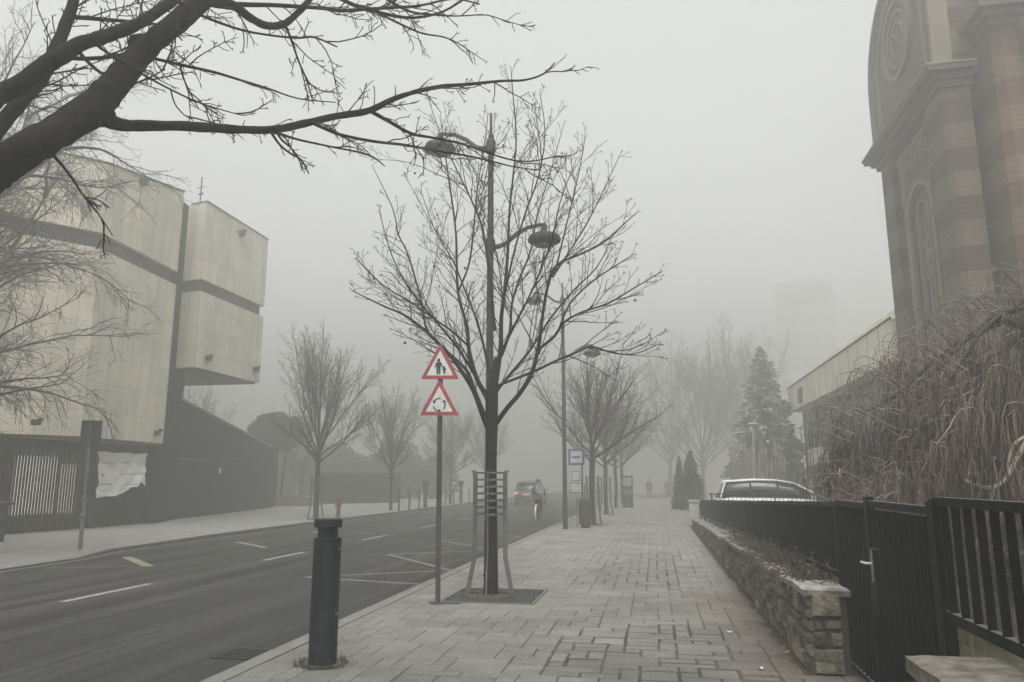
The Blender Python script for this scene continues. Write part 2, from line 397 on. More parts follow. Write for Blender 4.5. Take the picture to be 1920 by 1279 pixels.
def pavers():
    G = .17; x0 = KX + .185; nx = int((2.6 - x0) / G); ny = int(72 / G); y0 = 1.0
    occ = [[False] * nx for _ in range(ny)]; mb = MB(); cols = []
    r = random.Random(4)
    sizes = [(2, 1), (2, 2), (3, 2), (2, 1), (1, 1), (2, 2), (3, 1), (2, 1), (1, 1), (1, 2)]
    for j in range(ny):
        for i in range(nx):
            if occ[j][i]: continue
            r.shuffle(sizes)
            for w, h in sizes + [(1, 1)]:
                if i + w <= nx and j + h <= ny and all(not occ[j+b][i+a] for a in range(w) for b in range(h)): break
            for a in range(w):
                for b in range(h): occ[j+b][i+a] = True
            xa, xb, ya, yb = x0 + i * G, x0 + (i + w) * G, y0 + j * G, y0 + (j + h) * G
            cxx, cyy = (xa + xb) / 2, (ya + yb) / 2
            if GR_X0 - .02 < xb and xa < GR_X1 + .02 and GR_Y0 - .02 < yb and ya < GR_Y1 + .02:
                continue
            mo = mossy(cxx, cyy)
            g = .0016 + .0076 * mo * r.uniform(.3, 1.5) + r.uniform(0, .001)
            dz = r.uniform(-.0035, .0015) + mo * r.uniform(-.007, .002)
            ja = [r.uniform(-.004, .004) * (1 + mo * 2.6) for _ in range(8)]
            e = .007 + .006 * mo; zb = -.013
            o = len(mb.v)
            gy = g * (1.15 + .8 * mo)
            P = [(xa + g, ya + gy), (xb - g, ya + gy), (xb - g, yb - gy), (xa + g, yb - gy)]
            P = [(p[0] + ja[2*k] * .5, p[1] + ja[2*k+1] * .5) for k, p in enumerate(P)]
            if P[1][0] > 3.1: continue
            for p in P: mb.v.append((p[0], p[1], zb))
            for (p, (sx, sy)) in zip(P, ((1, 1), (-1, 1), (-1, -1), (1, -1))): mb.v.append((p[0] + sx * e * .4, p[1] + sy * e * .4, -.004 + dz))
            for (p, (sx, sy)) in zip(P, ((1, 1), (-1, 1), (-1, -1), (1, -1))): mb.v.append((p[0] + sx * e, p[1] + sy * e, dz))
            for q in (0, 4):
                for k in range(4): mb.f.append((o+q+k, o+q+(k+1) % 4, o+q+4+(k+1) % 4, o+q+4+k))
            mb.f.append((o+8, o+9, o+10, o+11))
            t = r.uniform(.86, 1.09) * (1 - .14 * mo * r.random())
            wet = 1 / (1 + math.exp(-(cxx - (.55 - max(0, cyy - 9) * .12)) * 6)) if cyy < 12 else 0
            t *= 1 + .28 / (1 + math.exp(-(cyy - 12) * .6)) - .09 * (cyy < 8)  # far frost and fog paleness, near vignette darkening, both put into the tint
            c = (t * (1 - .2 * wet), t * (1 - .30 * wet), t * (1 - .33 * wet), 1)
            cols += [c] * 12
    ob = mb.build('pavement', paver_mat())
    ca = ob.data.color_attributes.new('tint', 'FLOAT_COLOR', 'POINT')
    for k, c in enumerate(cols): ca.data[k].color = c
    struct(ob)
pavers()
gs = MB(); e_ = .5
for q in ((GR_X0 - e_, GR_Y0 - e_, GR_X1 + e_, GR_Y0), (GR_X0 - e_, GR_Y1, GR_X1 + e_, GR_Y1 + e_), (GR_X0 - e_, GR_Y0, GR_X0, GR_Y1), (GR_X1, GR_Y0, GR_X1 + e_, GR_Y1)):
    gs.quad((q[0], q[1], -.0055), (q[2], q[1], -.0055), (q[2], q[3], -.0055), (q[0], q[3], -.0055))
struct(gs.build('grate_surround', mat('surround_mortar', (.17, .165, .142), .9, var=.25, scale=30, bump=.4)))
# dirt line at the wall foot
dirt = MB()
for k in range(130):
    y = 7.3 + k * .165 + rnd.uniform(-.06, .06); w = rnd.uniform(.04, .11)
    dirt.box((WX - w * .35, y, .006), (w, rnd.uniform(.1, .25), .016), rnd.uniform(-.3, .3), .6)
struct(dirt.build('moss_at_wall_foot', soil_m), 'stuff')

# road markings
zm = -.1155
dl = MB()
for k in range(12):
    y = 10.1 + k * 5.87; dl.quad((-8.71, y, zm), (-8.59, y, zm), (-8.59, y + 2.0, zm), (-8.71, y + 2.0, zm))
struct(dl.build('lane_marking', white_paint))
def stripe(mb, a, b, w):
    a, b = Vector(a), Vector(b); d = (b - a).normalized(); n = Vector((-d.y, d.x)) * w / 2
    mb.quad((a.x - n.x, a.y - n.y, zm), (b.x - n.x, b.y - n.y, zm), (b.x + n.x, b.y + n.y, zm), (a.x + n.x, a.y + n.y, zm))
zz = MB(); pts = [(-4.07, 12.9), (-6.45, 13.4), (-4.05, 14.95), (-6.4, 17.8), (-4.1, 19.3), (-6.4, 22.2), (-4.1, 23.7), (-6.4, 26.6), (-4.1, 28)]
for k in range(len(pts) - 1): stripe(zz, pts[k], pts[k+1], .1)
struct(zz.build('bus_stop_marking', mat('line_worn', (.17, .16, .125), .85, var=.4, scale=10)))
zy = MB(); pts = [(-12.3, 13.8), (-10.4, 14.48)]
stripe(zy, pts[0], pts[1], .05); stripe(zy, (-10.41, 14.45), (-12.2, 16.1), .22); stripe(zy, (-10.24, 18.95), (-11.97, 20.5), .2); stripe(zy, (-10.2, 23.4), (-11.9, 25.2), .18)
struct(zy.build('parking_marking', yellow_paint))

# yard behind the fence
struct(MB().quad((1.72, -8, .02), (8.6, -8, .02), (8.6, 40, .02), (1.72, 40, .02)).build('yard_ground', yard_m))
struct(MB().quad((8.6, 27, .0), (60, 27, .0), (60, 150, .0), (8.6, 150, .0)).build('forecourt', concrete_m))
struct(MB().quad((3.3, 40.01, .01), (8.59, 40.01, .01), (8.59, 120, .01), (3.3, 120, .01)).build('forecourt_paving', concrete_m))

# ------------------------------------------------------------------ trees
def wander(r, p, d, L, n, curl=.12, up=.0):
    pts = [p.copy()]; d = d.normalized()
    for k in range(n):
        d = d + Vector((r.gauss(0, curl), r.gauss(0, curl), r.gauss(0, curl) + up)); d.normalize()
        pts.append(pts[-1] + d * (L / n))
    return pts
def along(pts, t):
    x = t * (len(pts) - 1); i = min(int(x), len(pts) - 2); f = x - i
    return pts[i].lerp(pts[i+1], f), (pts[i+1] - pts[i]).normalized()
def plen(pts): return sum((pts[k+1] - pts[k]).length for k in range(len(pts) - 1))
def side_dir(r, d, ang):
    a = d.orthogonal().normalized(); b = d.cross(a); ph = r.uniform(0, 2 * PI)
    return d * math.cos(ang) + (a * math.cos(ph) + b * math.sin(ph)) * math.sin(ang)
def tuft(r, mb, p, d, s=1.0, rr=.003):
    for k in range(r.choice((2, 3, 3))):
        q = side_dir(r, d, r.uniform(.3, .9)); mb.tube([p, p + q * r.uniform(.025, .06) * s], [rr, rr * .9], 3, False)
def twiggy(r, mb, pts, r0, r1, lim, density=1.0, t0=.2, up=.05, maxsub=1.4, twig_r=.0042, tufts=True, ang=(.5, .85)):
    """side branches with twigs along a limb"""
    L = plen(pts); n = max(2, int(L / .21 * density))
    for k in range(n):
        t = t0 + (1 - t0) * (k + r.uniform(.1, .9)) / n
        if t > .985: continue
        p, d = along(pts, t); rl = r0 + (r1 - r0) * t
        l = min(maxsub, max(.18, (1 - t) * L * r.uniform(.35, .75) + .12)) * r.uniform(.7, 1.1)
        q = side_dir(r, d, r.uniform(*ang)); q.z += .12 + up; q.normalize()
        sub = wander(r, p, q, l, 4 if l < .6 else 6, .10, up)
        sr = min(rl * .6, .004 + .0075 * l)
        mb.tube(sub, [sr + (twig_r * .8 - sr) * i / (len(sub) - 1) for i in range(len(sub))], 4, False)
        m = max(1, int(l / .15))
        for j in range(m):
            tt = .25 + .75 * (j + r.random()) / m
            if tt > 1: continue
            pp, dd = along(sub, tt)
            tl = r.uniform(.08, .3) * (1.15 - .5 * tt) * min(1.3, .5 + l)
            tw = wander(r, pp, side_dir(r, dd, r.uniform(.5, .95)) + Vector((0, 0, .15)), tl, 2, .12, .06)
            mb.tube(tw, [twig_r, twig_r * .9, twig_r * .8], 3, False)
            if tufts and r.random() < .65: tuft(r, mb, tw[-1], (tw[-1] - tw[-2]).normalized(), 1, twig_r * .8)
        if tufts: tuft(r, mb, sub[-1], (sub[-1] - sub[-2]).normalized(), 1.1, twig_r * .85)
    if tufts: tuft(r, mb, pts[-1], (pts[-1] - pts[-2]).normalized(), 1.3, twig_r * .9)
def spline(pts, k=3):
    """Catmull-Rom through points (Vector, radius)"""
    out = []; n = len(pts)
    for i in range(n - 1):
        p0, p1, p2, p3 = pts[max(i-1, 0)], pts[i], pts[i+1], pts[min(i+2, n-1)]
        for j in range(k):
            t = j / k
            f = lambda a, b, c, d: .5 * (2*b + (c - a) * t + (2*a - 5*b + 4*c - d) * t*t + (3*b - a - 3*c + d) * t**3)
            out.append((Vector([f(p0[0][q], p1[0][q], p2[0][q], p3[0][q]) for q in range(3)]), p1[1] + (p2[1] - p1[1]) * t))
    out.append(pts[-1]); return out

def young_tree(seed, height=8.0, spread=2.5, fork=2.4, bark=bark_young, twm=twig_m, name='street_tree', label='', cat='tree', group=None, tw=.0045, dens=1.0, nl=12):
    r = random.Random(seed)
    t = thing(name, label, cat, (0, 0, 0), group)
    tr = MB(); br = MB()
    base = [(Vector((0, 0, -.02)), .135), (Vector((.01, 0, .25)), .11), (Vector((r.uniform(-.03, .03), .01, 1.3)), .098), (Vector((.01, 0, fork)), .105), (Vector((.0, .02, fork + .5)), .085)]
    sp = spline(base, 3); tr.tube([p for p, _ in sp], [q for _, q in sp], 10)
    limbs = []
    top = Vector((.0, .0, fork + .4))
    lead = wander(r, top, Vector((r.uniform(-.1, .1), r.uniform(-.1, .1), 1)), height - fork - .6, 9, .05, .02); limbs.append((lead, .06))
    for k in range(nl):
        az = 2 * PI * (k * .382) + r.uniform(-.3, .3); lev = k / nl
        inc = math.radians(58 - 42 * lev + r.uniform(-5, 5))
        p = Vector((0, 0, fork - .1 + 1.15 * lev + r.uniform(-.12, .12)))
        d = Vector((math.cos(az) * math.sin(inc), math.sin(az) * math.sin(inc), math.cos(inc)))
        L = (spread / max(.35, math.sin(inc))) * r.uniform(.85, 1.1); L *= r.choice((1, 1, 1, .62, 1.12)); L = min(L, (height - p.z) * r.uniform(.85, 1.0) / max(.5, math.cos(inc) + .18))
        limbs.append((wander(r, p, d, L, 8, .055, .045), (.05 - .016 * lev) * r.uniform(.75, 1.15)))
    for pts, rr in limbs:
        n = len(pts) - 1
        br.tube(pts, [rr * (1 - i / n) ** .8 + .005 for i in range(n + 1)], 6, False)
    tws = MB()
    for pts, rr in limbs:
        twiggy(r, tws, pts, rr, .005, 0, density=dens * .8, maxsub=1.25, twig_r=tw)
        L = plen(pts)
        for k in range(3):    # secondary limbs
            tt = r.uniform(.22, .6); p, d = along(pts, tt)
            q = side_dir(r, d, r.uniform(.4, .65)); q.z += .25
            sub = wander(r, p, q, L * (1 - tt) * r.uniform(.6, .95), 6, .07, .06)
            br.tube(sub, [rr * .5 * (1 - i / 6) ** .8 + .004 for i in range(7)], 5, False)
            twiggy(r, tws, sub, rr * .5, .004, 0, density=dens * .7, maxsub=.9, twig_r=tw)
    tr.build('trunk', bark, t, True); br.build('branches', bark, t, True); tws.build('twigs', twm, t)
    return t

# --- the young maple in the middle, limbs placed as in the photograph
TY = 11.1
def maple():
    r = random.Random(5)
    t = thing('street_tree', 'bare young street tree inside the nearest steel guard, beside the two triangular signs', 'tree', (-2.42, TY, 0), 'bare young street trees')
    def P(x, y, off=0): return at_y(x, y, TY + off)
    tr = MB(); s = TY / 1400
    base = [(920, 1122, 17), (920, 1108, 14.5), (921, 1050, 12.6), (921, 950, 11.2), (921, 860, 10.6), (922, 790, 12), (922, 755, 12.5), (926, 715, 9.5), (934, 670, 7.5)]
    sp = spline([(P(x, y), w * s) for x, y, w in base], 3); tr.tube([p for p, _ in sp], [q for _, q in sp], 12)
    tr.build('trunk', bark_young, t, True)
    limbs = [
     (-.7, [(908, 786, 14), (889, 735, 12), (866, 697, 10), (838, 660, 8), (800, 622, 7), (760, 592, 5.5), (715, 572, 4.5), (660, 545, 3)]),
     (.9, [(912, 745, 13), (893, 708, 12), (879, 655, 10.5), (876, 614, 9), (863, 569, 8), (857, 527, 7.5), (855, 440, 6), (845, 360, 5), (832, 270, 3.5), (826, 215, 2)]),
     (-.3, [(877, 648, 6), (847, 621, 6), (814, 598, 5.5), (769, 566, 4.5), (717, 534, 3.5), (669, 485, 2.5)]),
     (.7, [(905, 772, 13), (889, 730, 11), (877, 698, 9.5), (860, 679, 8.5), (828, 650, 7), (801, 621, 6.5), (793, 579, 6), (782, 534, 5), (763, 472, 4.5), (747, 440, 4), (736, 390, 3), (700, 315, 2)]),
     (-.9, [(930, 795, 13), (953, 763, 12.5), (973, 740, 11.5), (995, 705, 11), (1006, 668, 10), (1012, 635, 9.5), (1017, 595, 8), (1027, 537, 7), (1044, 498, 6), (1092, 475, 5), (1131, 455, 4), (1170, 420, 3), (1195, 398, 2)]),
     (-.5, [(1000, 697, 7), (1044, 676, 6), (1076, 663, 5), (1111, 650, 4), (1144, 661, 3.5), (1189, 664, 3), (1236, 645, 2)]),
     (-1.2, [(1010, 655, 7.5), (1040, 630, 7), (1057, 605, 6), (1092, 585, 5), (1140, 569, 4), (1189, 540, 3), (1236, 512, 2)]),
     (.4, [(1050, 612, 5.5), (1069, 569, 5), (1108, 530, 4.5), (1150, 501, 3.5), (1188, 477, 2)]),
     (.8, [(925, 745, 9), (940, 722, 8.5), (963, 695, 8), (995, 655, 7), (1030, 600, 5.5), (1075, 545, 4.5), (1120, 500, 3.5), (1150, 440, 2)]),
     (0, [(928, 725, 13), (934, 685, 12.5), (939, 647, 12), (940, 595, 10.5), (947, 537, 9), (952, 472, 8), (955, 400, 6), (962, 330, 5), (968, 260, 4), (962, 180, 3), (958, 128, 2)]),
     (1.2, [(940, 668, 8), (956, 621, 7), (960, 569, 6.5), (975, 520, 6), (995, 470, 5), (1008, 400, 4), (1030, 330, 3), (1058, 230, 2)]),
     (.5, [(1044, 498, 5), (1060, 430, 4), (1075, 370, 3.5), (1090, 300, 2.5), (1097, 258, 2)]),
     (1.0, [(1036, 520, 5), (1072, 465, 4.5), (1100, 420, 4), (1130, 360, 3), (1164, 287, 2)]),
     (-.6, [(860, 545, 5.5), (880, 493, 5), (889, 419, 4.5), (895, 354, 3.5), (908, 274, 2.5), (915, 215, 2)]),
     (.3, [(928, 620, 8), (918, 520, 7), (906, 435, 6), (889, 387, 5), (866, 338, 4), (843, 290, 3.5), (814, 219, 2.5), (800, 170, 2)]),
     (-1.0, [(945, 560, 6), (962, 480, 5), (985, 400, 4.5), (1010, 330, 3.5), (1022, 250, 2.5), (1012, 175, 2)]),
     (1.3, [(918, 700, 8), (905, 640, 7), (890, 590, 6), (870, 540, 5), (850, 490, 4), (815, 430, 3), (790, 360, 2)]),
     (-1.3, [(926, 690, 8), (950, 640, 7), (975, 590, 6), (1000, 540, 5), (1035, 450, 4), (1050, 380, 3), (1080, 300, 2)]),
     (-1.2, [(900, 720, 8), (860, 655, 6.5), (815, 600, 5), (770, 545, 4), (735, 480, 3), (712, 400, 2)]),
    ]
    br = MB(); tw = MB()
    for off, L in limbs:
        if L[0][1] > 690: L = [(922 + (L[0][0] - 922) * .15, min(L[0][1] + 26, 815), L[0][2] * .95)] + L
        n = len(L) - 1
        sp = spline([(P(x, y, off * (i / n)), w * .5 * s * (.76 if i < n else .62)) for i, (x, y, w) in enumerate(L)], 3)
        pts = [p for p, _ in sp]; rad = [max(q, .005) for _, q in sp]
        br.tube(pts, rad, 7, False)
        twiggy(r, tw, pts, rad[0], rad[-1], 0, density=.85, maxsub=.75, twig_r=.0042, t0=.2, up=.03)
        Lt = plen(pts)
        for k in range(2):
            tt = r.uniform(.3, .75); p, d = along(pts, tt); q = side_dir(r, d, r.uniform(.4, .75)); q.z += .15; q.x *= 1.5
            sb = wander(r, p, q, Lt * (1 - tt) * r.uniform(.6, 1.0), 7, .08, .03); r0 = max(.006, (rad[0] + (rad[-1] - rad[0]) * tt) * .31)
            br.tube(sb, [r0 * (1 - i / 7.5) + .0028 for i in range(8)], 5, False); twiggy(r, tw, sb, r0, .003, 0, density=.85, maxsub=.6, twig_r=.0041, t0=.2, up=.05)
    br.build('branches', bark_young, t, True); tw.build('twigs', twig_m, t)
    # a few withered leaves still hanging
    lf = MB()
    for x, y in ((815, 497), (873, 500), (779, 322), (1066, 490), (877, 677), (1190, 560), (760, 640), (945, 270), (700, 520)):
        p = P(x, y, r.uniform(-.4, .4))
        for k in range(4):
            a = side_dir(r, Vector((0, 0, -1)), .5) * .055; b = a.orthogonal().normalized() * .018
            lf.quad(p, p + a * .5 + b, p + a, p + a * .5 - b)
    lf.build('withered_leaves', ivy_m, t)
maple()

# --- the old tree whose limbs hang over the road, trunk just outside the frame
def overhang():
    r = random.Random(8)
    t = thing('roadside_tree', 'thick dark limbs of an old bare tree reaching over the road, top left', 'tree', (-3.15, 1.9, 0))
    D = lambda x: 4.75 + max(0, x) * .0038
    limbs = {
     'main': [(-40, 345, 106, 4.6), (0, 312, 100, 4.8), (60, 275, 92, 5.0), (120, 238, 90, 5.25), (172, 203, 88, 5.45), (205, 170, 76, 5.6), (240, 130, 68, 5.75), (272, 92, 62, 5.9), (300, 68, 56, 6.0), (340, 35, 54, 6.15), (385, -5, 52, 6.3), (440, -60, 48, 6.5), (500, -160, 40, 6.8)],
     'second': [(-60, 235, 52, 4.7), (-20, 193, 46, 5.0), (0, 178, 44, 5.1), (40, 155, 42, 5.2), (80, 125, 40, 5.3), (115, 106, 38, 5.4), (150, 82, 34, 5.5), (180, 74, 33, 5.6), (215, 62, 30, 5.7), (260, 44, 28, 5.9), (300, 18, 26, 6.1), (340, -12, 24, 6.3), (420, -80, 18, 6.6)],
     'third': [(-40, 300, 42, 5.6), (-10, 250, 38, 5.7), (30, 200, 34, 5.8), (75, 150, 31, 5.9), (100, 105, 29, 6.0), (122, 50, 26, 6.1), (138, 0, 23, 6.2), (150, -80, 18, 6.4)],
     'long': [(180, 205, 60, 5.45), (200, 222, 36, 5.5), (222, 233, 26, 5.55), (260, 236, 22, 5.65), (330, 236, 20, 5.8), (400, 240, 19, 6.0), (450, 243, 17, 6.1), (510, 243, 15, 6.2), (570, 232, 15, 6.4), (630, 218, 14, 6.5), (690, 208, 13, 6.6), (735, 187, 10.5, 6.7), (780, 172, 9, 6.8), (830, 162, 8, 6.9), (880, 158, 6.5, 7.0), (940, 152, 5, 7.1), (985, 150, 4, 7.2), (1020, 138, 3.5, 7.25), (1040, 118, 2.5, 7.3)],
     'long_b': [(692, 207, 9, 6.6), (730, 228, 8, 6.7), (770, 250, 7, 6.8), (810, 258, 5.5, 6.9), (860, 268, 5, 7.0), (910, 285, 4, 7.1), (960, 300, 3.5, 7.2), (1000, 302, 3, 7.3), (1045, 292, 2, 7.4)],
     'long_c': [(585, 230, 8, 6.4), (612, 242, 8, 6.45), (640, 253, 7, 6.5), (700, 265, 6.5, 6.6), (760, 272, 6, 6.7), (820, 283, 5, 6.8), (870, 291, 4.5, 6.9), (920, 302, 4, 7.0), (960, 312, 3, 7.1), (1000, 318, 2, 7.2)],
     'long_d': [(480, 243, 7, 6.15), (520, 250, 6.5, 6.2), (560, 262, 5, 6.2), (620, 275, 4.2, 6.25), (690, 290, 4, 6.3), (722, 312, 2, 6.35)],
     'drop_a': [(508, 248, 6, 6.1), (525, 272, 5, 6.1), (545, 288, 4.5, 6.1), (565, 300, 4, 6.1), (579, 326, 2.5, 6.1)],
     'curve': [(385, 0, 24, 6.3), (412, 6, 24, 6.35), (440, 12, 21, 6.4), (470, 34, 18, 6.5), (500, 48, 16, 6.55), (530, 46, 15, 6.6), (552, 30, 14, 6.7), (580, 0, 13, 6.8), (605, -40, 11, 6.9)],
     'top_a': [(430, 8, 11, 6.4), (475, 9, 10, 6.5), (520, 10, 9, 6.6), (600, 15, 8, 6.7), (640, 20, 8, 6.8), (690, 17, 7, 6.9), (740, 14, 6.5, 7.0), (790, 10, 5, 7.1), (850, -2, 4, 7.2), (900, 8, 3, 7.3)],
     'top_b': [(620, -12, 9, 6.8), (660, 8, 8.5, 6.9), (690, 18, 8, 6.9), (740, 30, 7, 7.0), (780, 33, 6, 7.1), (830, 22, 5, 7.2), (875, -5, 4, 7.3)],
     'top_c': [(700, 20, 5, 6.9), (740, 40, 5, 7.0), (790, 62, 4, 7.1), (840, 72, 3, 7.2), (868, 96, 2, 7.2)],
     'mid_a': [(137, 32, 10, 6.0), (165, 34, 9.5, 6.0), (200, 37, 8.5, 6.0), (260, 42, 6.5, 6.1), (310, 50, 4.5, 6.2), (342, 76, 3, 6.2)],
     'mid_b': [(120, 108, 10, 5.9), (160, 110, 9, 5.9), (205, 107, 8, 5.9), (245, 101, 7, 6.0), (290, 110, 7, 6.1), (340, 122, 6.5, 6.2), (400, 135, 6, 6.2), (450, 150, 5, 6.3), (500, 165, 4, 6.4), (560, 185, 3, 6.5), (630, 192, 2, 6.6)],
     'mid_c': [(335, 3, 9, 6.1), (370, 25, 6.5, 6.2), (410, 42, 6, 6.3), (460, 58, 5, 6.4), (520, 68, 4.5, 6.5), (560, 71, 5, 6.6), (590, 70, 4.5, 6.6), (632, 88, 3, 6.6)],
     'hang_a': [(535, 46, 6, 6.6), (548, 80, 5, 6.6), (560, 115, 4.3, 6.6), (575, 150, 3.5, 6.6), (588, 195, 2.3, 6.6)],
     'hang_b': [(185, 88, 6, 5.6), (215, 108, 5.5, 5.6), (250, 130, 5, 5.7), (320, 168, 4.2, 5.9), (380, 195, 3.3, 6.0), (452, 216, 2, 6.1)],
     'hang_c': [(97, 288, 8, 5.2), (118, 312, 6, 5.2), (140, 342, 5, 5.2), (160, 372, 4, 5.2), (185, 402, 3.2, 5.3), (211, 442, 2, 5.3)],
     'hang_d': [(337, 118, 5, 6.2), (342, 140, 4, 6.2), (352, 165, 3.5, 6.2), (372, 203, 2.2, 6.2)],
     'hang_e': [(320, 168, 3.5, 5.9), (328, 195, 3, 5.9), (345, 215, 2.6, 5.9), (362, 225, 2, 5.9)],
     'far_a': [(700, -20, 6, 7.0), (735, 5, 5, 7.0), (770, 22, 5, 7.1), (815, 28, 4, 7.1), (860, 30, 3, 7.2), (905, 27, 2, 7.2)],
     'far_b': [(150, 100, 9, 6.2), (180, 130, 7, 6.2), (230, 160, 5, 6.2), (270, 150, 4, 6.2), (310, 130, 2.5, 6.2)],
    }
    tr = MB()
    b0 = at_d(-40, 345, 4.6)
    trunk = [(Vector((-3.12, 1.85, -.02)), .36), (Vector((-3.15, 1.9, .4)), .29), (Vector((-3.25, 2.1, 1.5)), .26), (Vector((-3.5, 2.65, 2.5)), .25), (b0.lerp(Vector((-3.5, 2.65, 2.5)), .35), .2)]
    sp = spline(trunk, 4); tr.tube([p for p, _ in sp], [q for _, q in sp], 14); tr.build('trunk', bark_dark, t, True)
    limb = MB(); small = MB(); tw = MB()
    for nm, L in limbs.items():
        kk = {'main': .68, 'second': .76, 'third': .78, 'curve': .85, 'long': .92}.get(nm, .88)
        pts = [(at_d(x, y, d), w * kk * .5 * d / 1400) for x, y, w, d in L]
        if nm == 'main': pts = [(Vector((-3.5, 2.65, 2.5)), .22)] + pts
        if nm == 'second': pts = [(Vector((-3.55, 2.75, 2.7)), .13)] + pts
        if nm == 'third': pts = [(Vector((-3.6, 2.85, 2.75)), .13)] + pts
        sp = spline(pts, 4); P = [p for p, _ in sp]; R = [q for _, q in sp]
        big = nm in ('main', 'second', 'third', 'long', 'curve')
        if big: R = [q * (1 + r.uniform(-.05, .07)) for q in R]
        (limb.bark_tube(P, R, 28 if nm in ('main', 'second', 'third') else 18, .085, 3) if big else small.tube(P, R, 7, True))
        if nm == 'main':       # knuckles
            for x, y, d, q in ((258, 84, 5.9, .095), (190, 214, 5.5, .105), (160, 210, 5.42, .115)):
                c = at_d(x, y, d); limb.tube([c + Vector((-.02, 0, -q * .8)), c + Vector((0, 0, -q * .3)), c + Vector((.02, 0, q * .3)), c + Vector((.05, 0, q * .8))], [q * .35, q * .8, q * .85, q * .3], 10)
        # spurs and twigs
        n = int(plen(P) / (.17 if not big else .2))
        for k in range(n):
            tt = r.uniform(.12 if nm not in ('main', 'second', 'third') else .3, 1)
            p, d = along(P, min(tt, .999))
            if r.random() < .42:
                q = side_dir(r, d, r.uniform(.7, 1.3)); q.z += r.choice((.5, -.35, .0)); l = r.uniform(.07, .26)
                s = wander(r, p, q, l, 3, .15, 0); tw.tube(s, [.0055, .005, .0042, .0045], 4, False)
                tuft(r, tw, s[-1], (s[-1] - s[-2]).normalized(), .8, .0036)
            else:
                q = side_dir(r, d, r.uniform(.5, 1.0)); q.z += r.uniform(-.45, .3); q += d * .3; l = r.uniform(.18, .6)
                s = wander(r, p, q, l, 5, .16, r.uniform(-.05, .03)); tw.tube(s, [.0075 - .0007 * i for i in range(6)], 4, False)
                for j in range(int(l / .07)):
                    pp, dd = along(s, r.uniform(.25, 1) * .99); e = wander(r, pp, side_dir(r, dd, r.uniform(.6, 1.1)), r.uniform(.04, .13), 2, .2)
                    tw.tube(e, [.0042, .004, .0036], 3, False)
                    if r.random() < .6: tuft(r, tw, e[-1], (e[-1] - e[-2]).normalized(), .7, .003)
                tuft(r, tw, s[-1], (s[-1] - s[-2]).normalized(), 1, .0034)
    limb.build('limbs', bark_dark, t, True); small.build('branches', bark_dark, t, True); tw.build('twigs', twig_dark, t)
overhang()

# --- the frosted tree on the far pavement behind it (trunk outside the frame)
def frosted():
    r = random.Random(21)
    base = Vector((-15.9, 13.0, 0))
    t = thing('frosted_tree', 'pale frosted tree with drooping fine branches in front of the limestone facade', 'tree', base)
    tr = MB(); br = MB(); tw = MB()
    tr.tube([base + Vector(p) for p in ((0, 0, -.02), (0, 0, 1), (.05, .02, 2.6), (.1, .05, 4.2))], [.3, .24, .22, .2], 10)
    def fine(pts, L, sag):
        n = int(L / .24)
        for j in range(n):
            tt = .2 + .8 * (j + r.random()) / n
            pp, dd = along(pts, min(tt, .99)); q = side_dir(r, dd, r.uniform(.4, .9)); q.z -= .1
            l = r.uniform(.5, 1.7) * (1.15 - .5 * tt)
            sub = wander(r, pp, q, l, 7, .12, sag); br.tube(sub, [.0115 - .001 * i for i in range(8)], 4, False)
            for jj in range(int(l / .12)):
                a, b = along(sub, r.uniform(.15, .99)); s_ = wander(r, a, side_dir(r, b, r.uniform(.4, .9)) + Vector((0, 0, -.1)), r.uniform(.12, .5), 3, .14, -.02)
                tw.tube(s_, [.0055, .0052, .0048, .0044], 3, False)
                if r.random() < .7: tuft(r, tw, s_[-1], (s_[-1] - s_[-2]).normalized(), 1.4, .004)
    def limb(p, d, L, rr, sag):
        pts = wander(r, p, d, L, 11, .09, sag)
        br.tube(pts, [rr * (1 - i / 11) ** .9 + .006 for i in range(12)], 6, False); fine(pts, L, sag - .01); return pts
    top = base + Vector((.1, .05, 3.8))
    for k in range(22):            # lower drooping limbs
        az = math.radians(r.uniform(-70, 100)) if k < 17 else r.uniform(0, 2 * PI)
        inc = math.radians(r.uniform(25, 80)); L = r.uniform(3.4, 5.6)
        limb(top + Vector((0, 0, r.uniform(-.7, .9))), Vector((math.cos(az) * math.sin(inc), math.sin(az) * math.sin(inc), math.cos(inc))), L, r.uniform(.04, .075), -.035)
    for k in range(9):             # ascending leaders that carry the upper crown
        az = math.radians(r.uniform(-80, 110)) if k < 7 else r.uniform(0, 2 * PI)
        inc = math.radians(r.uniform(5, 34)); L = r.uniform(5.5, 7.5)
        pts = limb(top, Vector((math.cos(az) * math.sin(inc), math.sin(az) * math.sin(inc), math.cos(inc))), L, r.uniform(.07, .11), .01)
        for j in range(5):
            p, d = along(pts, r.uniform(.3, .95)); q = side_dir(r, d, r.uniform(.6, 1.1)); q.x += .35; limb(p, q, r.uniform(1.8, 3.6), .035, -.03)
    tr.build('trunk', frost_bark, t, True); br.build('branches', frost_bark, t, True); tw.build('twigs', twig_far, t)
frosted()

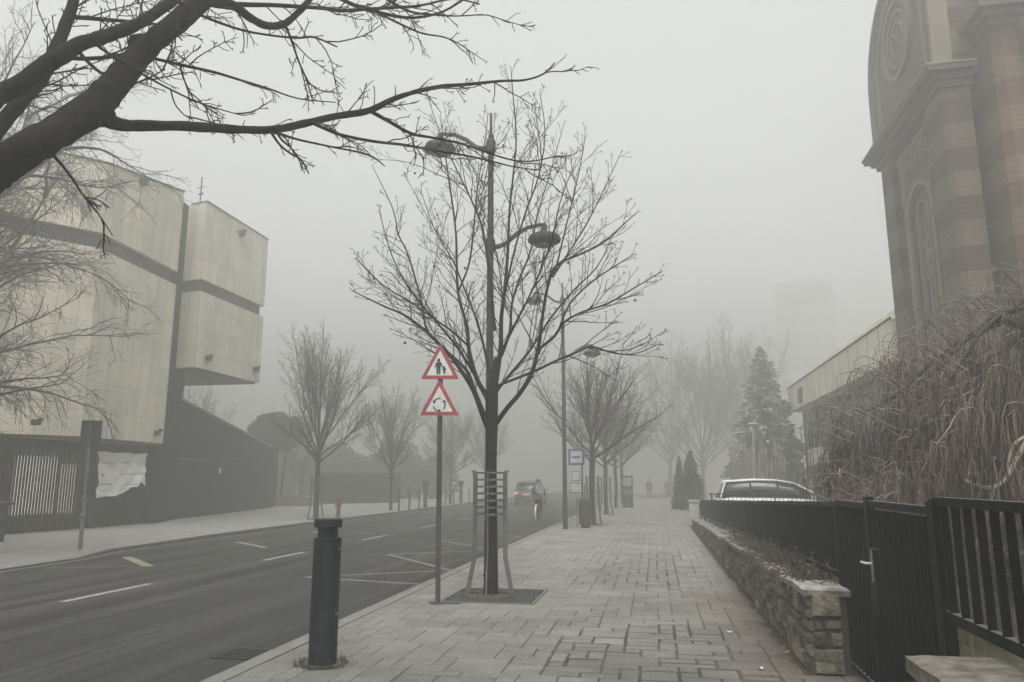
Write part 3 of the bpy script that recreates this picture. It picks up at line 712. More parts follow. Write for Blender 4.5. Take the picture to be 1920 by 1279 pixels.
# --- rows of young trees
G_T = 'bare young street trees'
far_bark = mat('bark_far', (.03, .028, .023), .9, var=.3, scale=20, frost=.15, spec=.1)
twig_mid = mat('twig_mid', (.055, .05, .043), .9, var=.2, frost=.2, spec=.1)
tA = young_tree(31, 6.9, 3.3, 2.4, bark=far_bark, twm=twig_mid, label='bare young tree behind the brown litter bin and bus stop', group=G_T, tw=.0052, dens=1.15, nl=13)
tA.location = (-2.31, 28.6, 0)
for k, (y, lb) in enumerate(((37.4, 'bare young tree next beyond the one by the litter bin, right of the road'), (46.7, 'hazy bare young tree beside the information stand'), (56, 'very faint bare tree beyond the information stand'))):
    dup(tA, (-2.37, y, 0), 1.3 + k * 2.1, .96 + .05 * k, lb)
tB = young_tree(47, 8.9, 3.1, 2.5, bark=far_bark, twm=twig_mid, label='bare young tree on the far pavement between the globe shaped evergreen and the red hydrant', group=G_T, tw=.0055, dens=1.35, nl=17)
tB.location = (-14.25, 30.5, 0)
for x, y, rz, sc, lb in ((-14.4, 40.3, 2.2, .84, 'bare young tree on the far pavement beside the first thin bollards'), (-14.2, 52, 4.0, .85, 'hazy bare tree behind the sign pole on the far pavement'), (-14.2, 63, 5.1, .95, 'faint bare tree far along the left side of the road')):
    dup(tB, (x, y, 0), rz, sc, lb)
# bare trees behind the dark sloping wall
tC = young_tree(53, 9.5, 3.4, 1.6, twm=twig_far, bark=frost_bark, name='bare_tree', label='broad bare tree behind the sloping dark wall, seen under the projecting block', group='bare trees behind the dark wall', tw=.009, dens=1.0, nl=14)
tC.location = (-30.5, 45, 0)
dup(tC, (-25.5, 52, 0), 2.0, .8, 'bare tree between the dark sloping wall and the globe shaped evergreen')
# faint tall trees far away on the right
for k, (x, y, sc, lb) in enumerate(((4.5, 74, 1.75, 'faint tall bare tree in the fog left of the dark conifer'), (1.8, 88, 2.1, 'faint tall bare tree in the fog behind the walkers'), (9.5, 84, 2.2, 'faint tall bare tree in the fog beside the dark conifer'))):
    o = dup(tC, (x, y, 0), k * 1.7 + .5, sc, lb); o['group'] = 'tall bare trees in the fog'

def leaf_cloud(mb, r, pts, n, size):
    """leaf-sized faces in a list of ellipsoid clumps (cx,cy,cz,rx,ry,rz)"""
    for k in range(n):
        c = r.choice(pts)
        while True:
            u = Vector((r.uniform(-1, 1), r.uniform(-1, 1), r.uniform(-1, 1)))
            if .3 < u.length < 1: break
        p = Vector((c[0] + u.x * c[3], c[1] + u.y * c[4], c[2] + u.z * c[5]))
        a = side_dir(r, u.normalized(), r.uniform(.4, 1.4)) * size * r.uniform(.6, 1.3); b = a.orthogonal().normalized() * size * r.uniform(.25, .5)
        mb.quad(p - a * .5, p + b, p + a * .5, p - b)
def globe():
    r = random.Random(3); c = Vector((-24.45, 46, 0))
    t = thing('evergreen_tree', 'dark globe shaped evergreen beside the end of the sloping wall', 'tree', c)
    MB().tube([c + Vector(p) for p in ((0, 0, 0), (.05, 0, 1.5), (0, 0, 3.6))], [.14, .11, .1], 8).tube([c + Vector((.3, .2, 0)), c + Vector((.5, .1, 2)), c + Vector((.7, 0, 3.8))], [.08, .07, .06], 6).build('trunk', bark_dark, t)
    cl = []
    for k in range(70):
        a, h = r.uniform(0, 2 * PI), r.uniform(-1, 1); q = math.sqrt(1 - h * h)
        cl.append((c.x + 1.55 * q * math.cos(a), c.y + 1.4 * q * math.sin(a), 4.75 + .98 * h, .5, .5, .38))
    cl.append((c.x, c.y, 4.7, 1.5, 1.4, 1.0)); cl.append((c.x, c.y, 4.7, 1.5, 1.4, 1.0))
    mb = MB(); leaf_cloud(mb, r, cl, 15000, .15); mb.build('crown', leaf_dark, t)
globe()
def conifer(x, y, h, w, n, label, mt, size, seed, name='conifer_tree', cat='tree', group=None):
    r = random.Random(seed)
    t = thing(name, label, cat, (x, y, 0), group)
    MB().tube([(x, y, 0), (x, y, h * .5), (x, y, h * .97)], [w * .06, w * .05, .02], 7).build('trunk', bark_dark, t)
    mb = MB()
    for k in range(n):
        hz = 1 - math.sqrt(r.random()) * .97; z = h * (.04 + .95 * hz)
        a = r.uniform(0, 2 * PI)
        lob = 1 + .3 * math.sin(a * 5 + z * 2.3) + .22 * math.sin(z * 5.1 + 2 * math.sin(a * 2)) + r.gauss(0, .12)
        R = w * .5 * (1 - hz) ** .75 * lob * math.sqrt(r.uniform(.2, 1))
        p = Vector((x + R * math.cos(a), y + R * math.sin(a), z - R * .25))
        q = Vector((math.cos(a), math.sin(a), r.uniform(-.7, .5))).normalized() * size * r.uniform(.6, 1.4); b = side_dir(r, q.normalized(), 1.4) * size * .28
        mb.quad(p - q * .5, p + b, p + q * .5, p - b)
    mb.build('crown', mt, t)
conifer(7.0, 50, 10.3, 4.6, 9000, 'tall dark spruce in the fog behind the white car', leaf_con, .5, 1)
conifer(2.05, 44.9, 3.45, 1.5, 5000, 'broad cone shaped thuja standing at the far end of the iron fence', leaf_thuja, .17, 2, 'cone_shrub', 'shrub')
conifer(1.36, 43.5, 3.05, .85, 2600, 'slim cone shaped thuja left of the broad one', leaf_thuja, .16, 3, 'cone_shrub', 'shrub')

# hedge and trees far on the left
def hedge():
    r = random.Random(9); mb = MB(); cl = []
    for k in range(60):
        x = -47 + k * .62 + r.uniform(-.5, .5); y = 66 + r.uniform(-2, 2) + max(0, (x + 22)) * .55
        if x > -19: continue
        h = 4.4 + .8 * math.sin(k * .7) + r.uniform(-.4, .4)
        cl += [(x, y, h * .35, 1.3, 1.2, h * .36), (x, y, h * .75, 1.1, 1.0, h * .28)]
    leaf_cloud(mb, r, cl, 26000, .34)
    o = mb.build('hedge', hedge_m); tag(o, 'tall dark hedge fading into fog behind the far pavement trees', 'hedge')
hedge()
# ------------------------------------------------------------------ museum
def museum():
    t = thing('gallery_building', 'windowless limestone clad gallery with dark base, slat screen and projecting blocks', 'building', (-21, 24, 0))
    K = (-18.35, 21.45); C = (-18.8, 26.32)
    main = [(-30, 10), (-19.9, 10), (-19.75, 19.6), K, C, (-30, 26.4)]
    inn = [(-29.8, 10.2), (-20.1, 10.2), (-19.93, 19.7), (-18.6, 21.5), (-19.0, 26.15), (-29.8, 26.2)]
    def clad(poly, z0, z1, nm):
        o = MB().plan(poly, z0, z1).build(nm, clad_m, t); box_uv(o)
    clad(main, 3.05, 9.42, 'lower_facade'); 
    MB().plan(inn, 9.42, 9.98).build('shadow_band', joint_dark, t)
    clad(main, 9.98, [12.4, 12.4, 12.4, 12.5, 13.4, 13.4], 'upper_facade')
    MB().plan([(-30.05, 9.95), (-19.83, 9.95), (-19.69, 19.6), (-18.29, 21.43), (-18.74, 26.38), (-30.05, 26.45)], [12.4] * 6 and 12.4, [12.46, 12.46, 12.46, 12.56, 13.46, 13.46])
    # roof edge flashing
    e = MB()
    zt = [12.4, 12.4, 12.5, 13.4]
    edge = [(-19.9, 10), (-19.75, 19.6), K, C]
    e.tube([(p[0] + .03, p[1], z + .02) for p, z in zip(edge, zt)], .035, 6); e.build('roof_flashing', joint_dark, t)
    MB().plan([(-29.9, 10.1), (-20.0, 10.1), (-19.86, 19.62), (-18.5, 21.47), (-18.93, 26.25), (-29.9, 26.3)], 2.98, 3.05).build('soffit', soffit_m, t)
    # dark stair tower between the blocks
    MB().plan([(-30, 26.41), (-19.15, 26.41), (-19.35, 27.6), (-20.2, 29.4), (-30, 29.4)], 0, 13.25).build('stair_tower', dark_wall, t)
    # second, projecting block
    b2 = [(-23, 27.5), (-19.2, 27.46), (-18.32, 27.25), (-18.36, 32.5), (-23, 32.6)]
    b2i = [(-22.9, 27.65), (-19.2, 27.6), (-18.47, 27.42), (-18.51, 32.35), (-22.9, 32.4)]
    clad(b2, 6.2, 9.4, 'projecting_block_lower'); MB().plan(b2i, 9.4, 9.92).build('shadow_band', joint_dark, t); clad(b2, 9.92, 13.3, 'projecting_block_upper')
    MB().plan(b2i, 6.12, 6.2).build('soffit', soffit_m, t)
    e2 = MB(); e2.tube([(-19.2, 27.46, 13.32), (-18.3, 27.23, 13.32), (-18.34, 32.5, 13.32)], .03, 6); e2.build('roof_flashing', joint_dark, t)
    MB().tube([(-18.9, 27.6, 13.3), (-18.9, 27.6, 14.6)], .03, 5).tube([(-19.1, 27.6, 14.1), (-18.7, 27.6, 14.15)], .02, 4).tube([(-18.98, 27.6, 13.8), (-18.8, 27.6, 13.85)], .05, 6).build('roof_aerial', metal_grey, t)
    # dark base wall with the sloping top
    A, B, E = Vector((-19.35, 25.55)), Vector((-22.7, 41.9)), Vector((-23.75, 44.85))
    def wall(a, b, za, zb, th, nm, m):
        d = (b - a).normalized(); n = Vector((-d.y, d.x)) * th
        return MB().plan([a, b, b + n, a + n], 0, [za, zb, zb, za]).build(nm, m, t)
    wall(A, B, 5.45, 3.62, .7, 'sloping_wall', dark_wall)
    Bn = B + Vector((-.25, .02))
    MB().plan([B + Vector((-.02, .02)), E, E + Vector((-.7, .05)), B + Vector((-.72, .1))], 0, [3.6, 3.5, 3.5, 3.6]).build('wall_return', dark_wall, t)
    d = (B - A).normalized(); n = Vector((-d.y, d.x))
    a2 = A + d * 3.6; z = lambda q: 5.45 + (3.62 - 5.45) * (q / (B - A).length)
    cp = MB(); L = (B - A).length
    p0, p1 = A + d * 3.4 - n * .06, B + d * .05 - n * .06
    cp.prism([(p0.x, p0.y, z(3.4) + .003), (p1.x, p1.y, 3.62), (p1.x + n.x * .85, p1.y + n.y * .85, 3.62), (p0.x + n.x * .85, p0.y + n.y * .85, z(3.4) + .003)],
             [(p0.x, p0.y, z(3.4) + .09), (p1.x, p1.y, 3.71), (p1.x + n.x * .85, p1.y + n.y * .85, 3.71), (p0.x + n.x * .85, p0.y + n.y * .85, z(3.4) + .09)])
    cp.build('wall_coping', coping_m, t)
    # ledge along the dark wall
    q0, q1 = A + d * .1 - n * .04, A + d * 11.5 - n * .04
    MB().prism([(q0.x, q0.y, 2.55), (q1.x, q1.y, 2.45), (q1.x + n.x * .03, q1.y + n.y * .03, 2.45), (q0.x + n.x * .03, q0.y + n.y * .03, 2.55)],
               [(q0.x, q0.y, 2.61), (q1.x, q1.y, 2.51), (q1.x + n.x * .03, q1.y + n.y * .03, 2.51), (q0.x + n.x * .03, q0.y + n.y * .03, 2.61)]).build('wall_ledge', mat('ledge', (.06, .057, .05), .7), t)
    pl = A + d * 8.7 - n * .03
    MB().box((pl.x, pl.y, 2.1), (.06, .14, .26), math.atan2(-d.x, d.y)).build('wall_plaque', paper_m, t)
    # wall behind the slat screen
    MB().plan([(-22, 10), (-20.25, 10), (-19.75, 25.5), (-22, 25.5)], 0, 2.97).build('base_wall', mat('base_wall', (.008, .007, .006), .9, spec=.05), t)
    ws = MB(); x = lambda yy: -20.25 + (yy - 10) * .5 / 15.5 + .02
    ws.quad((x(20.6), 20.6, .55), (x(22.3), 22.3, .55), (x(22.3), 22.3, 2.42), (x(20.6), 20.6, 2.42)); ws.build('backlit_glass_glow', emis('backlit_glass_glow', (.9, .88, .8), .8), t); ws = MB(); ws.quad((x(22.42), 22.42, .55), (x(23.2), 23.2, .55), (x(23.2), 23.2, 2.2), (x(22.42), 22.42, 2.2))
    ws.build('backlit_glass_glow', bpy.data.materials['backlit_glass_glow'], t)  # emissive panels added in place of daylight seen through a glass door
    # wall lights
    for px, py, X, s in ((65, 792, -18.95, .3), (292, 812, -18.72, .3), (388, 672, -18.3, .36), (478, 693, -18.3, .36), (268, 342, -18.5, .4), (452, 437, -18.3, .4)):
        p = at_x(px, py, X)
        MB().box((p.x + .05, p.y, p.z), (.24, s * .55, s * .6), .15).box((p.x + .2, p.y, p.z + .1), (.12, s * .3, .1), .2).build('wall_light', sign_back, t)
    # slat screen: a thing of its own
    s = thing('slat_screen', 'dark steel screen of close vertical slats under the limestone overhang', 'fence', (-19.5, 20, 0))
    a, b = Vector((-19.95, 12)), Vector((-19.3, 25.5)); n = int((b - a).length / .115); sl = MB(); dd = (b - a).normalized(); rz = math.atan2(dd.y, dd.x)
    for k in range(n):
        p = a + (b - a) * (k / n)
        sl.box((p.x, p.y, 1.35), (.077, .03, 2.66), rz)
    sl.build('slats', screen_m, s)
    for zz in (.25, 2.45):
        MB().tube([(a.x - .04, a.y, zz), (b.x - .04, b.y, zz)], .022, 4).build('rail', screen_m, s)
    # torn banner
    bt = thing('torn_banner', 'torn wrinkled white banner hung on the dark slat screen', 'banner', (-19.2, 24.5, 1.8))
    P00, P10, P11, P01 = [at_x(px, py, X) for px, py, X in ((177, 934, -19.3), (271, 920, -19.15), (272, 851, -19.2), (183, 847, -19.35))]
    r = random.Random(2); nx, nz = 28, 20; mb = MB()
    def bp(u, v):
        p = (P00 * (1 - u) + P10 * u) * (1 - v) + (P01 * (1 - u) + P11 * u) * v
        return p + Vector((.045 * math.sin(u * 9 + v * 4) + .03 * math.sin(u * 21 - v * 13) + .02 * math.sin(v * 25 + u * 7), 0, .02 * math.sin(u * 14)))
    for j in range(nz + 1):
        for i in range(nx + 1):
            u, v = i / nx, j / nz
            lo = .0 if u < .55 else (.02 + .22 * math.sin((u - .55) / .45 * PI / 2) + .03 * math.sin(u * 30))
            if u > .9: lo -= (u - .9) * .9
            p = bp(u, lo + (1 - lo) * v); mb.v.append((p.x + .06, p.y, p.z))
    for j in range(nz):
        for i in range(nx):
            o = j * (nx + 1) + i; mb.f.append((o, o+1, o+nx+2, o+nx+1))
    mb.build('sheet', mat('banner_cloth', (.72, .71, .69), .8, var=.1, scale=5), bt, True)
    ink = MB()
    for (u0, u1, v, h) in ((.08, .3, .74, .02), (.05, .1, .44, .07), (.45, .65, .74, .03), (.45, .95, .46, .022), (.05, .3, .26, .03), (.45, .52, .2, .02), (.56, .8, .2, .02), (.05, .25, .34, .012), (.05, .2, .12, .012), (.26, .29, .71, .06)):
        m = 8
        for k in range(m):
            ua, ub = u0 + (u1 - u0) * k / m, u0 + (u1 - u0) * (k + .75 if h > .015 else k + 1) / m
            off = Vector((.072, 0, 0)); ink.quad(bp(ua, v) + off, bp(ub, v) + off, bp(ub, v + h) + off, bp(ua, v + h) + off)
    ink.build('faded_print', mat('banner_ink', (.2, .2, .2), .8), bt)
museum()
# low wall and steps beyond
o = MB().plan([(-23.2, 50), (-18.6, 53.5), (-18.6, 54), (-23.2, 50.5)], 0, 2.15).build('low_wall', dark_wall); tag(o, 'low dark wall beyond the sloping wall, behind the far pavement', 'wall')
st = thing('brick_steps', 'brown steps at the foot of the dark sloping wall', 'steps', (-22.6, 46, 0))
for k in range(4):
    MB().box((-23.4 - k * .35, 47.2 + k * .2, .08 + k * .16), (2.6 - k * .6, 3.6, .16), .1).build('step', step_m, st)

# ------------------------------------------------------------------ church
def church():
    t = thing('church', 'banded brick church with round arched windows and a rose gable', 'church', (10, 24, 0))
    X0 = 8.8
    MB().plan([(X0, 22.6), (X0, 27.5), (16, 27.5), (16, 23.6), (9.2, 23.6), (9.2, 22.6)][::-1], 0, 13.0).build('wall', church_plain, t)
    # corner pilasters
    def pil(x0, x1, y0, y1, z0, z1, m, nm='pilaster'): return MB().box(((x0 + x1) / 2, (y0 + y1) / 2, (z0 + z1) / 2), (x1 - x0, y1 - y0, z1 - z0)).build(nm, m, t)
    pil(8.5, 9.5, 26.6, 27.72, 0, 12.75, church_band)
    # near corner: faceted half-round shafts
    MB().plan([(8.5, 21.95), (8.5, 23.1), (8.66, 23.3), (9.25, 23.3), (9.25, 21.8), (8.64, 21.8)][::-1], 0, 12.75).build('pilaster', church_band, t)
    sh = MB()
    sh.lathe([(.2, 0), (.2, 12.0), (.26, 12.2), (.26, 12.75)], (8.78, 23.5, 0), 8); sh.build('shaft', church_band, t)
    MB().tube([(8.76, 26.35, 0), (8.76, 26.35, 12.1)], .09, 8).build('colonette', church_trim, t)
    # tall window with nested arches
    yc = 24.85
    def arch(mb, r0, r1, x0, x1, zs, zb, y=yc, n=18):
        ring = []
        for k in range(n + 1):
            a = PI * k / n; ring.append((math.cos(a), math.sin(a)))
        out = [(y + r1 * c, zs + r1 * s) for c, s in ring]; inn = [(y + r0 * c, zs + r0 * s) for c, s in ring]
        out = [(y + r1, zb)] + out + [(y - r1, zb)]; inn = [(y + r0, zb)] + inn + [(y - r0, zb)]
        for k in range(len(out) - 1):
            a, b, c, d = out[k], out[k+1], inn[k+1], inn[k]
            mb.prism([(x0, *a), (x0, *b), (x0, *c), (x0, *d)], [(x1, *a), (x1, *b), (x1, *c), (x1, *d)])
    for r0, r1, x0, m, nm in ((1.0, 1.16, 8.62, church_trim, 'arch_moulding'), (.82, 1.0, 8.70, church_shade, 'arch_order'), (.66, .82, 8.76, church_plain, 'arch_order'), (.44, .5, 8.70, church_trim, 'tracery')):
        mb = MB(); arch(mb, r0, r1, x0, X0 + .004, 10.0, 4); mb.build(nm, m, t)
    w = thing_part = MB(); pts = [(8.79, yc + .44 * math.cos(PI * k / 12), 9.4 + .44 * math.sin(PI * k / 12)) for k in range(13)] + [(8.79, yc - .44, 4), (8.79, yc + .44, 4)]
    w.plate(pts, (.005, 0, 0)); wo = w.build('window', win_dark, t)
    MB().box((8.77, yc, 6.9), (.04, .07, 5.8)).build('mullion', church_trim, wo)
    tc = MB()
    for k in range(3):
        zz = 8.1 + k * .55
        tc.tube([(8.77, yc + .2 * math.cos(2 * PI * j / 12), zz + .2 * math.sin(2 * PI * j / 12)) for j in range(13)], .03, 5)
    tc.build('tracery_ring', church_trim, wo)
    # blind arcade
    fz = MB()
    for k in range(9):
        y = 23.75 + k * .32; fz.box((8.72, y, 12.1), (.17, .1, .75))
    fz.box((8.72, 25.05, 12.52), (.17, 2.75, .1)); fz.build('arcade', church_trim, t)
    # cornice in three steps, wrapping both sides
    co = MB()
    for dz, pr, h in ((12.75, .12, .2), (12.95, .26, .18), (13.13, .45, .16)):
        co.plan([(8.5 - pr, 21.8 - pr), (9.3, 21.8 - pr), (9.3, 23.2), (16, 23.2), (16, 27.72 + pr), (8.5 - pr, 27.72 + pr)], dz, dz + h - .004)
    co.build('cornice', church_plain, t)
    rl = MB(); rl.tube([(8.03, 28.2, 13.31), (8.03, 21.33, 13.31), (9.3, 21.33, 13.31)], .05, 6); rl.build('cornice_edge', church_trim, t)
    # round gable
    yg, zg, R = 24.9, 15.6, 2.95
    g = MB(); ring = [(yg + R, 13.3)] + [(yg + R * math.cos(PI * k / 28), zg + R * math.sin(PI * k / 28)) for k in range(29)] + [(yg - R, 13.3)]
    g.prism([(8.55, a, b) for a, b in ring], [(15, a, b) for a, b in ring]); g.build('gable', church_plain, t)
    ar = MB(); arch(ar, 2.25, 2.38, 8.45, 8.56, zg, 13.4, yg); arch(ar, R - .02, R + .14, 8.38, 8.9, zg, 13.3, yg, 28); ar.build('gable_arch', church_trim, t)
    ro = thing_r = None
    rs = MB()
    def disc(mb, r0, r1, x0, x1, n=28):
        for k in range(n):
            a0, a1 = 2 * PI * k / n, 2 * PI * (k + 1) / n
            q = [(yg - .1 + rr * math.cos(a), 16.2 + rr * math.sin(a)) for rr, a in ((r1, a0), (r1, a1), (r0, a1), (r0, a0))]
            mb.prism([(x0, *p) for p in q], [(x1, *p) for p in q])
    disc(rs, 1.2, 1.36, 8.4, 8.56); disc(rs, .86, .98, 8.44, 8.56); disc(rs, .52, .62, 8.46, 8.56); rob = rs.build('rose_window', church_trim, t)
    rp = MB(); disc(rp, .0, .52, 8.53, 8.545, 16); rp.build('pane', church_shade, rob); rp = MB(); disc(rp, .98, 1.2, 8.5, 8.548); rp.build('moulding', church_shade, rob)
    rk = MB()
    for k in range(8):
        a = 2 * PI * k / 8; rk.tube([(8.5, yg - .1, 16.2), (8.5, yg - .1 + .52 * math.cos(a), 16.2 + .52 * math.sin(a))], .03, 4)
    rk.build('spoke', church_trim, rob)
    # upper corner turret above the cornice
    MB().box((8.95, 22.4, 18.3), (.78, 1.1, 10)).build('turret', church_band, t)
    # deep slot, then the nearer round-shafted mass
    pil(9.26, 9.9, 23.59, 24.2, 0, 13.0, church_shade, 'recess_wall')
    n2 = MB(); n2.plan([(9.6, 21.1), (9.6, 23.58), (18, 23.58), (18, 20.9), (9.8, 20.9)][::-1], 0, 14.0); n2.build('nave_wall', church_band2, t)
    s2 = MB(); s2.lathe([(.3, 0), (.3, 13.0), (.36, 13.2), (.36, 14.0)], (10.55, 20.85, 0), 10); s2.build('shaft', church_band2, t)
    c2 = MB()
    for dz, pr, h in ((14.0, .12, .2), (14.2, .28, .2), (14.4, .45, .18)):
        c2.plan([(9.6 - pr, 20.9 - pr), (9.6 - pr, 22.6 + pr), (18, 22.6 + pr), (18, 20.9 - pr)][::-1], dz, dz + h - .003)
    c2.build('cornice', church_plain, t)
    MB().plan([(9.8, 21.2), (9.8, 23.5), (18, 23.5), (18, 21.0)][::-1], 14.58, 23).build('nave_upper', church_plain, t)
    for k in range(6): MB().box((9.82, 21.3, 15.3 + k * 1.0), (.3, .4, .42)).build('quoin', church_trim, t)
    # plinth
    MB().plan([(8.3, 21.5), (8.3, 27.7), (9, 27.7), (9, 23), (9.5, 23), (9.5, 20.7), (18, 20.7), (18, 20.5), (9.3, 20.5), (9.3, 21.5)][::-1], 0, 1.6).build('plinth', mat('plinth_stone', (.16, .135, .09), .9, var=.2), t)
church()

def extension():
    t = thing('extension_building', 'low modern wing with pale panel fascia beside the church', 'building', (9, 40, 0))
    f = MB().plan([(8.6, 28.6), (8.6, 50.4), (18, 50.4), (18, 28.6)][::-1], 5.9, 7.42).build('fascia', panel_m, t)
    MB().plan([(9.6, 27.9), (9.6, 49), (18, 49), (18, 27.9)][::-1], 7.42, 8.35).build('attic', panel_m, t)
    y = 30.2
    while y < 50: MB().box((8.597, y, 6.66), (.012, .03, 1.5)).build('panel_joint', mat('panel_joint', (.2, .19, .16), .8), t); y += 1.55
    MB().box((8.58, 29 + 20, 7.43), (.12, 43.0 - .2, .05)) if False else MB().tube([(8.58, 28.55, 7.44), (8.58, 50.45, 7.44)], .045, 5).build('roof_trim', joint_dark, t)
    MB().plan([(9.4, 28.8), (9.4, 50), (17, 50), (17, 28.8)][::-1], 0, 5.9).build('glass_wall', win_dark, t)
    mu = MB(); y = 29.0
    while y < 50: mu.box((9.37, y, 2.95), (.1, .09, 5.88)); y += 1.9
    mu.box((9.36, 39.4, 3.1), (.08, 21, .12)); mu.build('mullions', metal_grey, t)
    v = at_x(1501, 741, 8.59); MB().box((8.58, v.y, v.z), (.06, 1.1, .85)).build('vent', win_dark, t)
    MB().box((9.2, 45.5, 3.0), (.15, 5, .9)).build('sign_panel', paper_m, t)
extension()
tb = thing('tower_block', 'very faint tall block of flats in the fog', 'building', (23, 114, 0))
TA_ = -.2; TC = Vector((22.3, 112, 0))
def trot(x, y): return (TC.x + x * math.cos(TA_) - y * math.sin(TA_), TC.y + x * math.sin(TA_) + y * math.cos(TA_))
MB().box((22.3, 112, 14.6), (7.6, 9, 29.2), TA_).build('wall', block_m, tb); MB().box((22.6, 112, 29.7), (3, 4, 1.0), TA_).build('roof_house', block_m, tb)
for i in range(5):
    for j in range(9): MB().box((*trot(-2.9 + i * 1.45, -4.51), 2.5 + j * 3), (.9, .04, 1.4), TA_).build('window', block_win, tb)
# ------------------------------------------------------------------ stone wall, fence, gate
def zt_wall(y): return .73 - (y - 7.2) * (.73 - .28) / (28.5 - 7.2)
def zt_fence(y): return 1.45 - (y - 7.6) * (1.45 - .9) / (30.0 - 7.6) if y > 7.6 else 1.45 + (7.6 - y) * .027
def stone_mat():
    m = mat('field_stone', (.078, .072, .06), .95, var=.4, scale=14, bump=.9, bscale=35, big=.3)
    nt = m.node_tree; L = nt.links; b = nt.nodes['Principled BSDF']; old = b.inputs['Base Color'].links[0].from_socket
    at = nn(nt, 'ShaderNodeAttribute'); at.attribute_name = 'tint'
    mx = nn(nt, 'ShaderNodeMix', data_type='RGBA', blend_type='MULTIPLY'); mx.inputs['Factor'].default_value = 1
    L.new(old, mx.inputs['A']); L.new(at.outputs['Color'], mx.inputs['B']); L.new(mx.outputs['Result'], b.inputs['Base Color'])
    return m
stone_m = stone_mat()
def stones(mb, cols, r, y0, y1, ztop, xf, face):
    """irregular courses of rough blocks on a face. face='x' : front faces -X at x=xf ; face='y' : end at y=xf, spans x y0..y1"""
    z = .0; first = True
    rowsN = 6
    cuts = [0.0]
    for q in range(rowsN - 1): cuts.append((q + 1 + r.uniform(-.28, .28)) / rowsN)
    cuts.append(1.0)
    for row in range(rowsN):
        y = y0
        while y < y1 - .02:
            L = r.uniform(.12, .42) if face == 'x' else r.choice((.27, .27, .15, .11)); L = min(L, y1 - y)
            if y1 - y - L < .1: L = y1 - y
            H = ztop((y + L / 2) if face == 'x' else 0)
            jt = [r.uniform(-.012, .012) for _ in range(4)]
            h0, h1 = H * cuts[row], H * cuts[row + 1]
            if row < rowsN - 1 and r.random() < .16: h1 = H * cuts[row + 2] - .003
            dpt = r.uniform(.0, .035) + (.012 if h1 - h0 > H * .25 else 0)
            g = .006; o = len(mb.v)
            e = r.uniform(.012, .03)
            ring0 = [(y + g, h0 + g + max(0, jt[0])), (y + L - g, h0 + g + max(0, jt[1])), (y + L - g, h1 - g + min(0, jt[2])), (y + g, h1 - g + min(0, jt[3]))]
            ring1 = [(y + g + e * r.uniform(.5, 1.5), h0 + g + e * r.uniform(.3, 1)), (y + L - g - e * r.uniform(.5, 1.5), h0 + g + e * r.uniform(.3, 1)), (y + L - g - e * r.uniform(.5, 1.5), h1 - g - e * r.uniform(.3, 1)), (y + g + e * r.uniform(.5, 1.5), h1 - g - e * r.uniform(.3, 1))]
            mid = (y + L * r.uniform(.35, .65), (h0 + h1) / 2)
            def V(a, zz, d): return (xf - d, a, zz) if face == 'x' else (a, xf - d, zz)
            for a, zz in ring0: mb.v.append(V(a, zz, -.02))
            for a, zz in ring1: mb.v.append(V(a, zz, .012 + dpt * r.uniform(.6, 1.2)))
            mb.v.append(V(mid[0], mid[1], .014 + dpt * r.uniform(.8, 1.25)))
            for k in range(4):
                k2 = (k + 1) % 4; mb.f.append((o+k, o+k2, o+4+k2, o+4+k)); mb.f.append((o+4+k, o+4+k2, o+8))
            low = 1 - row / rowsN
            t = r.choice((r.uniform(.5, 1.1), r.uniform(.9, 1.7))); warm = r.random()
            warm2 = 1.0 + .55 * low * (1 if r.random() < .7 else .3)
            cols += [(t * warm2 * (1.0 + .05 * warm), t * warm2, t * warm2 * (.97 - .06 * warm), 1)] * 9
            y += L
def add_tint(ob, cols):
    ca = ob.data.color_attributes.new('tint', 'FLOAT_COLOR', 'POINT')
    n = len(ob.data.vertices)
    for k in range(n): ca.data[k].color = cols[k] if k < len(cols) else (1, 1, 1, 1)
def rough_slab(mb, x0, x1, y0, y1, zt, th, r, ph):
    from mathutils import noise as NZ
    nx, ny = max(4, int((x1 - x0) / .04)), max(5, int((y1 - y0) / .05)); o = len(mb.v)
    for j in range(ny + 1):
        for i in range(nx + 1):
            u, v = i / nx, j / ny; x = x0 + (x1 - x0) * u; y = y0 + (y1 - y0) * v
            ed = min(i, nx - i, j, ny - j); n1 = NZ.noise(Vector((x * 5, y * 5, ph))); n2 = NZ.noise(Vector((x * 17, y * 17, ph)))
            if i in (0, nx): x += .012 * NZ.noise(Vector((y * 9, ph, 1)))
            if j in (0, ny): y += .010 * NZ.noise(Vector((x * 9, ph, 2)))
            mb.v.append((x, y, zt(y) + .007 * n1 + .005 * n2 - (.012 + .006 * n2 if ed == 0 else 0)))
    for j in range(ny):
        for i in range(nx): a = o + j * (nx + 1) + i; mb.f.append((a, a+1, a+nx+2, a+nx+1))
    ring = [o + i for i in range(nx + 1)] + [o + j * (nx + 1) + nx for j in range(1, ny + 1)] + [o + ny * (nx + 1) + i for i in range(nx - 1, -1, -1)] + [o + j * (nx + 1) for j in range(ny - 1, 0, -1)]
    b = len(mb.v)
    for q in ring: x, y, z = mb.v[q]; mb.v.append((x, y, z - th + .006 * r.uniform(-1, 1)))
    m = len(ring)
    for k in range(m): mb.f.append((ring[k], b + k, b + (k + 1) % m, ring[(k + 1) % m]))
    mb.f.append(tuple(b + k for k in range(m)))
